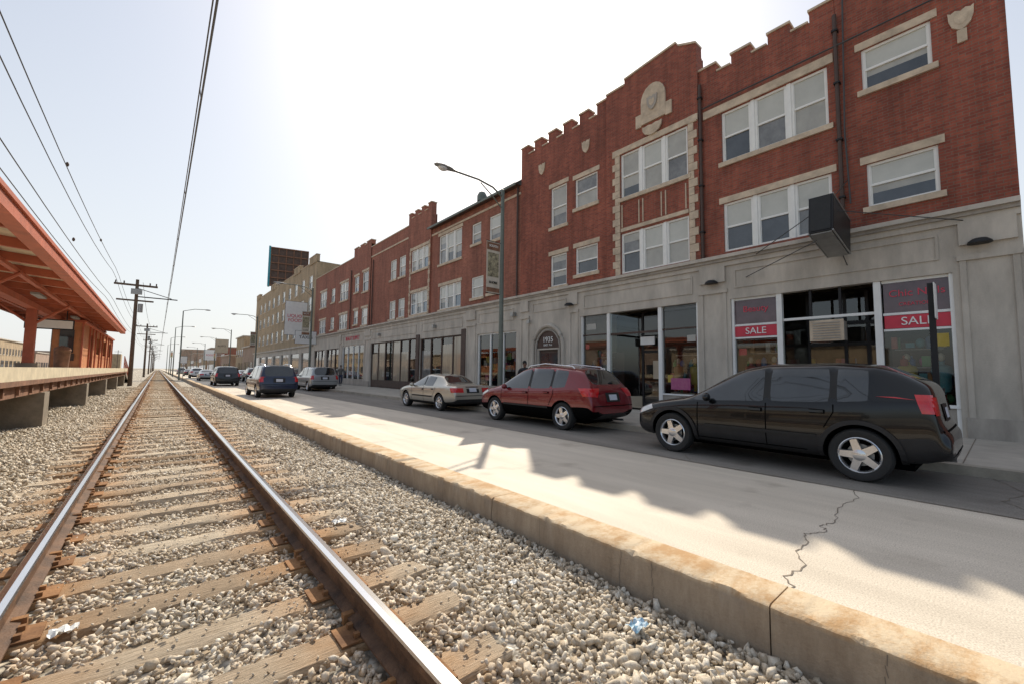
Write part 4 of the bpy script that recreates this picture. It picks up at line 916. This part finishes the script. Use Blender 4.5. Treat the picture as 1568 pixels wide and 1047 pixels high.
def wheel(b,x,y,r,sx,spokes=5,w=.22,rim='chrome'):
    T=Matrix.Translation((x,y,r))@Matrix.Rotation(sx*math.pi/2,4,'Y')
    rr=r*.68
    b.lathe([(rr,-w/2),(r*.93,-w/2+.0),(r*.985,-w/2+.03),(r,-w/4),(r,w/4),(r*.985,w/2-.03),(r*.93,w/2),(rr+.02,w/2+.004),(rr,w/2-.01)],T,'tyre',36)
    b.lathe([(rr,w/2-.008),(rr-.012,w/2),(rr-.03,w/2-.02),(rr-.035,0)],T,rim,36)
    b.lathe([(rr-.01,w/2-.10),(.001,w/2-.10)],T,'seam',24)
    b.lathe([(rr*.62,w/2-.09),(rr*.6,w/2-.085),(.05,w/2-.085)],T,'steel',24)
    b.lathe([(.085,w/2-.05),(.078,w/2-.012),(.05,w/2-.002),(.001,w/2)],T,rim,16)
    for k in range(spokes):
        A_=T@Matrix.Rotation(2*math.pi*k/spokes+.3,4,'Z')
        hw0,hw1=(.052,.040) if spokes<=5 else (.028,.02)
        P=[(.05,-hw0,w/2-.05),(rr-.02,-hw1*1.5,w/2-.05),(rr-.02,hw1*1.5,w/2-.05),(.05,hw0,w/2-.05),(.05,-hw0,w/2-.012),(rr-.02,-hw1,w/2-.016),(rr-.02,hw1,w/2-.016),(.05,hw0,w/2-.012)]
        b.raw([A_@Vector(p) for p in P],[(3,2,1,0),(4,5,6,7),(0,1,5,4),(1,2,6,5),(2,3,7,6),(3,0,4,7)],rim)
def car(name,X,Yc,heading,st,pm,wheels,wr=.34,hw=.9,clad=None,spokes=5,flare=None,rim='chrome',doors=(),tailq=None,headq=None,rails=None,rearz=.8,mirror=(.75,1.05),handles=(),mould=None,rear_y=-2.36):
    e=root(name,(X,Yc,0)); e.rotation_euler=(0,0,0 if heading>0 else math.pi)
    o=build_body(st,pm,clad,wheels,wr,hw); o.parent=e
    b=MB(); 
    for wy in wheels:
        for sx in (-1,1): wheel(b,sx*(hw-.115),wy,wr,sx,spokes,rim=rim)
    w_=b.obj('wheels'); w_.parent=e
    bv=bvh_of(o); b=MB()
    for s_ in ('L','R'):
        for d in doors: strip(b,bv,s_,d,.014,'seam',.004)
        for (hy,hz) in handles: patch(b,bv,s_,[(hy-.09,hz-.018),(hy+.09,hz-.018),(hy+.09,hz+.018),(hy-.09,hz+.018)],pm,.03,4,2); patch(b,bv,s_,[(hy-.10,hz-.03),(hy+.10,hz-.03),(hy+.10,hz+.03),(hy-.10,hz+.03)],'seam',.005,4,2)
        if mould: strip(b,bv,s_,mould,.05,'trim',.014)
        if flare:
            for wy in wheels:
                n_=22
                for k in range(n_):
                    a0=-.15+(math.pi+.3)*k/n_; a1=-.15+(math.pi+.3)*(k+1)/n_; r0=wr+.057; r1=wr+.12
                    patch(b,bv,s_,[(wy+r0*math.cos(a0),wr+r0*math.sin(a0)),(wy+r0*math.cos(a1),wr+r0*math.sin(a1)),(wy+r1*math.cos(a1),wr+r1*math.sin(a1)),(wy+r1*math.cos(a0),wr+r1*math.sin(a0))],flare,.016,1,2)
        if tailq: patch(b,bv,s_,tailq[0],'tail',.008,8,6)
        if headq: patch(b,bv,s_,headq[0],'lens',.006,8,5)
    if tailq:
        for sg_ in (1,-1): patch(b,bv,'B',[(p[0]*sg_,p[1]) for p in tailq[1]],'tail',.008,6,6)
    if headq:
        for sg_ in (1,-1): patch(b,bv,'F',[(p[0]*sg_,p[1]) for p in headq[1]],'lens',.006,6,4)
    patch(b,bv,'B',[(-.16,rearz),(.16,rearz),(.16,rearz+.14),(-.16,rearz+.14)],'plate',.012,2,2)
    patch(b,bv,'B',[(-.28,rearz-.04),(.28,rearz-.04),(.28,rearz+.19),(-.28,rearz+.19)],'trim',.006,4,2)
    patch(b,bv,'F',[(-.45,.52),(.45,.52),(.45,.66),(-.45,.66)],'trim',.006,8,2)
    strip(b,bv,'B',[(-hw+.12,rearz-.14),(hw-.12,rearz-.14)],.02,'seam',.004)
    strip(b,bv,'B',[(-hw+.16,.42),(hw-.16,.42)],.10,'trim',.006)
    for sx in (-1,1):
        my,mz=mirror
        b.ball((sx*(hw+.07),my,mz),.10,.06,.075,pm,8); b.tube([(sx*(hw-.08),my,mz-.05),(sx*(hw+.05),my,mz-.03)],.025,'trim',6)
    if rails:
        (y0,z0),(ym,zm),(y1,z1),xr=rails
        for sx in (-1,1):
            b.tube([(sx*xr,y0,z0-.03),(sx*xr,y0-.08,z0+.03),(sx*xr,ym,zm+.045),(sx*xr,y1+.08,z1+.03),(sx*xr,y1,z1-.03)],.02,'chrome',8)
    b.tube([(.45,-2.0,.26),(.45,rear_y,.27)],.03,'chrome',8); b.box(-.5,.5,-1.9,1.9,.18,.26,'seam')
    d_=b.obj('lights_trim_and_mirrors'); d_.parent=e
    return e,o,bv
st_az=[(2.30,.40,.60,.66,.62,.55,'b'),(2.26,.30,.70,.78,.78,.68,'b'),(2.10,.24,.80,.90,.88,.76,'b'),(1.7,.24,.90,.99,.93,.80,'b'),(1.25,.24,.97,1.07,.94,.80,'b'),(1.05,.24,.99,1.10,.94,.80,'ws'),
 (.30,.24,1.03,1.57,.94,.68,'cab'),(.12,.24,1.035,1.63,.94,.69,'cab'),(-.16,.24,1.04,1.675,.94,.70,'bp'),(-.26,.24,1.045,1.685,.94,.70,'cab'),(-1.05,.24,1.08,1.69,.94,.70,'bp'),(-1.14,.24,1.085,1.69,.94,.70,'cab'),(-1.50,.24,1.12,1.665,.94,.70,'b'),(-1.60,.25,1.13,1.65,.935,.69,'b'),(-1.66,.26,1.14,1.63,.93,.69,'rg'),(-2.02,.30,1.18,1.45,.92,.72,'b'),(-2.12,.34,1.16,1.38,.91,.74,'b'),(-2.17,.36,1.0,1.20,.90,.76,'b'),(-2.20,.36,.74,.86,.89,.78,'b'),(-2.29,.38,.66,.74,.88,.78,'b'),(-2.31,.42,.60,.66,.82,.7,'b')]
pb=paint('black',(.004,.0045,.0055),0,.2,.55,.3)
dz=[[(.93,.35),(.93,.98)],[(-.2,.36),(-.2,1.03)],[(-.98,.72),(-1.10,.95),(-1.10,1.06)],[(.93,.36),(-.75,.36)]]
car('parked_black_crossover',8.54,2.78,1,st_az,pb,(1.43,-1.38),.37,.94,M['grey_clad'],5,'grey_clad','chrome',doors=dz,tailq=([(-1.97,1.24),(-2.13,1.24),(-2.17,1.00),(-2.04,1.00)],[(.68,1.22),(.87,1.2),(.88,.98),(.74,.98)]),headq=([(2.22,.66),(1.85,.80),(1.90,.88),(2.24,.76)],[(.45,.66),(.76,.66),(.76,.76),(.45,.74)]),rearz=.92,mirror=(.72,1.08),handles=((-.05,.92),(-.9,.95)),rails=None,mould=[(.80,.58),(-.88,.58)],rear_y=-2.25)
st_rd=[(2.38,.42,.60,.66,.60,.52,'b'),(2.33,.30,.72,.80,.78,.66,'b'),(2.1,.24,.86,.95,.88,.76,'b'),(1.6,.24,.96,1.06,.93,.78,'b'),(1.25,.24,.99,1.10,.94,.78,'ws'),(.45,.24,1.01,1.58,.94,.66,'cab'),(.2,.24,1.015,1.645,.94,.67,'cab'),(-.08,.24,1.02,1.68,.94,.67,'bp'),(-.18,.24,1.025,1.69,.94,.67,'cab'),(-.95,.24,1.05,1.68,.94,.67,'bp'),(-1.03,.24,1.055,1.67,.94,.67,'cab'),(-1.5,.24,1.10,1.63,.93,.66,'b'),(-1.85,.26,1.12,1.58,.92,.65,'rg'),(-2.2,.30,1.10,1.20,.90,.72,'b'),(-2.30,.34,.98,1.06,.89,.74,'b'),(-2.37,.38,.74,.80,.86,.74,'b'),(-2.40,.42,.62,.68,.78,.7,'b')]
pr_=paint('red',(.19,.010,.016),.2,.26,.8)
dr=[[(1.08,.36),(1.08,.98)],[(-.13,.36),(-.13,1.02)],[(-.95,.62),(-1.10,.9),(-1.10,1.04)],[(1.08,.38),(-.85,.38)]]
tq=([(-1.95,1.10),(-2.24,1.10),(-2.30,.90),(-2.12,.90)],[(.45,1.10),(.88,1.10),(.88,.90),(.62,.88)]); hq=([(2.28,.70),(1.75,.88),(1.85,.94),(2.26,.82)],[(.42,.70),(.76,.70),(.76,.82),(.42,.80)])
car('parked_red_suv',9.0,8.95,1,st_rd,pr_,(1.42,-1.42),.36,.93,M['trim'],5,None,'chrome',doors=dr,tailq=tq,headq=hq,rails=((.2,1.64),(-.5,1.69),(-1.6,1.62),.60),rearz=.80,mirror=(.85,1.06),handles=((.02,.92),(-.85,.95)),mould=[(.95,.56),(-.92,.56)])
st_sd=[(2.34,.40,.56,.60,.58,.5,'b'),(2.28,.28,.64,.70,.76,.64,'b'),(2.0,.22,.76,.84,.84,.7,'b'),(1.5,.20,.84,.93,.875,.72,'b'),(1.05,.20,.87,.98,.88,.72,'ws'),(.25,.20,.89,1.34,.88,.60,'cab'),(.0,.20,.90,1.395,.88,.61,'cab'),(-.10,.20,.90,1.405,.88,.61,'bp'),(-.18,.20,.90,1.41,.88,.61,'cab'),(-.85,.20,.91,1.37,.88,.60,'b'),(-1.02,.20,.92,1.33,.88,.59,'rg'),(-1.62,.22,.93,1.03,.87,.68,'b'),(-1.9,.24,.93,1.01,.86,.68,'b'),(-2.25,.28,.90,.98,.83,.68,'b'),(-2.33,.32,.76,.82,.82,.7,'b'),(-2.38,.40,.60,.64,.76,.66,'b')]
ps=paint('silver_beige',(.50,.47,.40),.5,.3)
ds=[[(.88,.3),(.88,.87)],[(-.14,.3),(-.14,.90)],[(-.85,.55),(-1.0,.75),(-1.02,.90)],[(.88,.31),(-.8,.31)]]
tqs=([(-2.05,.88),(-2.28,.88),(-2.32,.72),(-2.15,.72)],[(.42,.88),(.80,.88),(.80,.72),(.42,.72)]); hqs=([(2.24,.58),(1.92,.68),(1.95,.76),(2.24,.68)],[(.42,.58),(.74,.58),(.74,.68),(.42,.68)])
car('parked_silver_sedan',9.05,15.28,1,st_sd,ps,(1.42,-1.33),.32,.87,None,7,None,'chrome',doors=ds,tailq=tqs,headq=hqs,rearz=.74,mirror=(.72,.94),handles=((-.02,.78),(-.78,.8)),mould=[(.8,.52),(-.85,.52)])
st_mv=[(2.40,.42,.62,.68,.62,.54,'b'),(2.34,.30,.74,.82,.80,.68,'b'),(2.05,.22,.90,.99,.9,.76,'b'),(1.65,.22,.99,1.08,.94,.8,'b'),(1.45,.22,1.01,1.12,.95,.8,'ws'),(.65,.22,1.02,1.62,.95,.70,'cab'),(.4,.22,1.03,1.70,.95,.72,'cab'),(.1,.22,1.03,1.74,.95,.72,'bp'),(.0,.22,1.03,1.745,.95,.72,'cab'),(-1.0,.22,1.04,1.745,.95,.72,'bp'),(-1.1,.22,1.04,1.74,.95,.72,'cab'),(-1.95,.22,1.05,1.71,.94,.71,'b'),(-2.1,.24,1.05,1.68,.93,.70,'rg'),(-2.32,.28,1.04,1.14,.92,.78,'b'),(-2.38,.32,.92,.98,.91,.78,'b'),(-2.43,.40,.62,.68,.86,.76,'b')]
tqm=([(-2.18,1.1),(-2.33,1.1),(-2.37,.85),(-2.25,.85)],[(.74,1.12),(.90,1.10),(.90,.84),(.74,.84)])
dm=[[(1.2,.34),(1.2,1.0)],[(.05,.34),(.05,1.02)],[(-1.05,.5),(-1.05,1.03)],[(1.2,.34),(-.8,.34)]]
pbl=paint('dark_blue',(.010,.02,.055),.3,.28,.8); pg=paint('silver_grey',(.33,.35,.36),.5,.3); pw=paint('white',(.75,.75,.74),0,.35); pk=paint('charcoal',(.02,.022,.025),.2,.3,.7)
car('blue_minivan',4.95,27.2,1,st_mv,pbl,(1.5,-1.45),.34,.93,None,5,None,'chrome',doors=dm,tailq=tqm,headq=hq,rearz=.85,mirror=(1.0,1.1),rails=((.2,1.70),(-.7,1.75),(-1.8,1.71),.62))
car('parked_grey_minivan',9.1,33.6,1,st_mv,pg,(1.5,-1.45),.34,.93,None,5,None,'chrome',doors=dm,tailq=tqm,headq=hq,rearz=.85,mirror=(1.0,1.1))
car('dark_suv',4.75,46.5,1,st_mv,pk,(1.5,-1.45),.36,.93,None,5,None,'chrome',doors=dm,tailq=tqm,headq=hq,rearz=.85,mirror=(1.0,1.1))
def dup(src,name,x,y,h,pm=None):
    s=bpy.data.objects[src]; e=root(name,(x,y,0)); e.rotation_euler=(0,0,0 if h>0 else math.pi)
    for c in s.children:
        d=bpy.data.objects.new(c.name.split('.')[0],c.data); COL.objects.link(d); d.parent=e
        if pm and c.name.startswith('body'): 
            d.data=c.data.copy(); d.data.materials[0]=pm
pm1=paint('maroon',(.12,.018,.018),.2)
for (s_,n_,x,y,h,p_) in (('parked_silver_sedan','parked_sedan',9.05,44.5,1,pbl),('parked_red_suv','parked_suv',9.0,60,1,pk),('parked_silver_sedan','parked_sedan',9.05,68,1,pw),('blue_minivan','parked_minivan',9.0,80,1,pm1),('parked_silver_sedan','sedan',4.8,66,1,pg),('parked_red_suv','suv',4.8,84,1,pw),('parked_silver_sedan','sedan',5.0,110,1,pk),('blue_minivan','minivan',4.8,140,1,pg),('parked_red_suv','parked_suv',9.0,96,1,pg),('parked_silver_sedan','parked_sedan',9,112,1,pm1),('parked_silver_sedan','sedan',-23,30,-1,pw),('parked_red_suv','suv',-20,46,1,pk),('blue_minivan','minivan',-24,58,-1,pw),('parked_silver_sedan','sedan',-23,76,-1,pm1)):
    dup(s_,n_,x,y,h,p_)

# ------------------------------------------------------------------ pedestrians
M['jacket']=mat('dark_jacket',(.025,.025,.03),.8,.2,6); M['jacket2']=mat('grey_jacket',(.14,.13,.12),.8,.2,6); M['jeans']=mat('jeans',(.04,.05,.09),.85,.2,8); M['skin']=mat('skin',(.22,.12,.08),.5,.08,6); M['hair']=mat('hair',(.012,.01,.01),.7,.2,10); M['shoe']=mat('shoe',(.03,.03,.03),.6,.1,5)
def person(x,y,face,jk='jacket'):
    e=root('pedestrian',(x,y,.155)); e.rotation_euler=(0,0,face)
    def skin(name,vs,es,rs,mt,rootv=0,sub=2):
        me=bpy.data.meshes.new(name); me.from_pydata(vs,es,[]); o=bpy.data.objects.new(name,me); COL.objects.link(o)
        sk=o.modifiers.new('k','SKIN'); 
        for i,r in enumerate(rs): me.skin_vertices[0].data[i].radius=(r if isinstance(r,tuple) else (r,r)); me.skin_vertices[0].data[i].use_root=(i==rootv)
        s_=o.modifiers.new('s','SUBSURF'); s_.levels=sub; s_.render_levels=sub; me.materials.append(M[mt]); o.parent=e
        return o
    skin('jacket',[(0,0,.92),(0,0,1.12),(0,.01,1.32),(0,.0,1.45),(.19,0,1.42),(.25,-.08,1.15),(.24,.02,.92),(-.19,0,1.42),(-.25,.06,1.15),(-.24,.2,.96),(0,0,1.52)],[(0,1),(1,2),(2,3),(3,4),(4,5),(5,6),(3,7),(7,8),(8,9),(3,10)],[(.17,.13),(.16,.12),(.18,.13),(.13,.10),.075,.058,.042,.075,.058,.042,.06],jk)
    skin('trousers',[(0,0,.94),(.09,0,.88),(.10,.10,.50),(.10,.02,.09),(-.09,0,.88),(-.10,.0,.50),(-.10,-.22,.14)],[(0,1),(1,2),(2,3),(0,4),(4,5),(5,6)],[(.16,.12),.10,.072,.052,.10,.072,.052],'jeans')
    skin('shoes',[(.10,.0,.05),(.10,.16,.035),(.10,.2,.03)],[(0,1),(1,2)],[.045,.04,.03],'shoe'); skin('shoes',[(-.10,-.26,.10),(-.10,-.13,.03),(-.10,-.08,.03)],[(0,1),(1,2)],[.045,.04,.03],'shoe')
    skin('head',[(0,0,1.50),(0,.01,1.58),(0,.015,1.66),(0,.01,1.74)],[(0,1),(1,2),(2,3)],[.052,(.058,.07),(.072,.09),(.06,.075)],'skin')
    b=MB(); b.ball((0,-.012,1.715),.085,.102,.092,'hair',8); b.ball((0,.105,1.655),.012,.022,.02,'skin',6)
    for sx in (-1,1): b.ball((sx*.078,.01,1.66),.012,.022,.032,'skin',6); b.ball((sx*.03,.092,1.685),.012,.008,.008,'hair',5)
    b.ball((0,.095,1.615),.022,.008,.006,'tail',5); o=b.obj('hair_and_face'); o.parent=e
    for (sx,hx,hy,hz) in ((1,.24,.05,.88),(-1,-.24,.24,.92)):
        skin('hand',[(hx,hy,hz),(hx,hy+.02,hz-.07)],[(0,1)],[(.022,.03),(.018,.036)],'skin')
        for q in range(4): skin('finger_%d'%q,[(hx,hy-.02+q*.02,hz-.08),(hx-sx*.01,hy-.015+q*.02,hz-.12),(hx-sx*.025,hy-.01+q*.02,hz-.145-.006*(q in(1,2)))],[(0,1),(1,2)],[.009,.008,.007],'skin',sub=1)
        skin('thumb',[(hx,hy+.04,hz-.03),(hx-sx*.01,hy+.06,hz-.07),(hx-sx*.015,hy+.06,hz-.095)],[(0,1),(1,2)],[.011,.010,.008],'skin',sub=1)
person(11.2,12.45,math.radians(150)); person(12.2,37.5,math.radians(175),'jacket2')

# ------------------------------------------------------------------ light, sky, camera
sl=bpy.data.lights.new('sun','SUN'); sl.energy=5.0; sl.angle=math.radians(.5); sl.color=(1,.91,.76)
so=bpy.data.objects.new('sun',sl); COL.objects.link(so); so.rotation_euler=SD.to_track_quat('Z','Y').to_euler(); so.location=SD*100
w=bpy.data.worlds.new('World'); scn.world=w; w.use_nodes=True; nt=w.node_tree; bg=nt.nodes['Background']; L=nt.links.new
sk=nt.nodes.new('ShaderNodeTexSky'); sk.sky_type='NISHITA'; sk.sun_disc=False; sk.sun_elevation=EL; sk.sun_rotation=AZ; sk.air_density=1.0; sk.dust_density=2.5; sk.ozone_density=1.0; sk.altitude=0
# spring haze: whitens the sky towards the horizon and on the sun's side
tc=nt.nodes.new('ShaderNodeTexCoord'); sp=nt.nodes.new('ShaderNodeSeparateXYZ'); L(tc.outputs['Generated'],sp.inputs[0])
mr=nt.nodes.new('ShaderNodeMapRange'); L(sp.outputs[2],mr.inputs[0]); mr.inputs[1].default_value=0; mr.inputs[2].default_value=.55; mr.inputs[3].default_value=.88; mr.inputs[4].default_value=.42
dt=nt.nodes.new('ShaderNodeVectorMath'); dt.operation='DOT_PRODUCT'; L(tc.outputs['Generated'],dt.inputs[0]); dt.inputs[1].default_value=tuple(SD)
m2=nt.nodes.new('ShaderNodeMapRange'); L(dt.outputs['Value'],m2.inputs[0]); m2.inputs[1].default_value=-.5; m2.inputs[2].default_value=.3; m2.inputs[3].default_value=.22; m2.inputs[4].default_value=1
mu=nt.nodes.new('ShaderNodeMath'); mu.operation='MULTIPLY'; L(mr.outputs[0],mu.inputs[0]); L(m2.outputs[0],mu.inputs[1])
hz=nt.nodes.new('ShaderNodeMix'); hz.data_type='RGBA'; L(mu.outputs[0],hz.inputs['Factor']); L(sk.outputs[0],hz.inputs['A']); hz.inputs['B'].default_value=(6.0,6.15,6.15,1)
L(hz.outputs['Result'],bg.inputs[0]); bg.inputs[1].default_value=.15
th=math.atan(541/640.0); p=math.atan(46.5/640); r=.012
F=Vector((math.sin(th)*math.cos(p),math.cos(th)*math.cos(p),math.sin(p))); R0=Vector((math.cos(th),-math.sin(th),0)); U0=R0.cross(F)
R=R0*math.cos(r)+U0*math.sin(r); U=U0*math.cos(r)-R0*math.sin(r)
cd=bpy.data.cameras.new('camera'); cd.sensor_width=36; cd.lens=640/1568*36; cd.clip_start=.05; cd.clip_end=8000
cam=bpy.data.objects.new('camera',cd); COL.objects.link(cam)
cam.matrix_world=Matrix(((R.x,U.x,-F.x,0),(R.y,U.y,-F.y,0),(R.z,U.z,-F.z,1.47),(0,0,0,1)))
scn.camera=cam
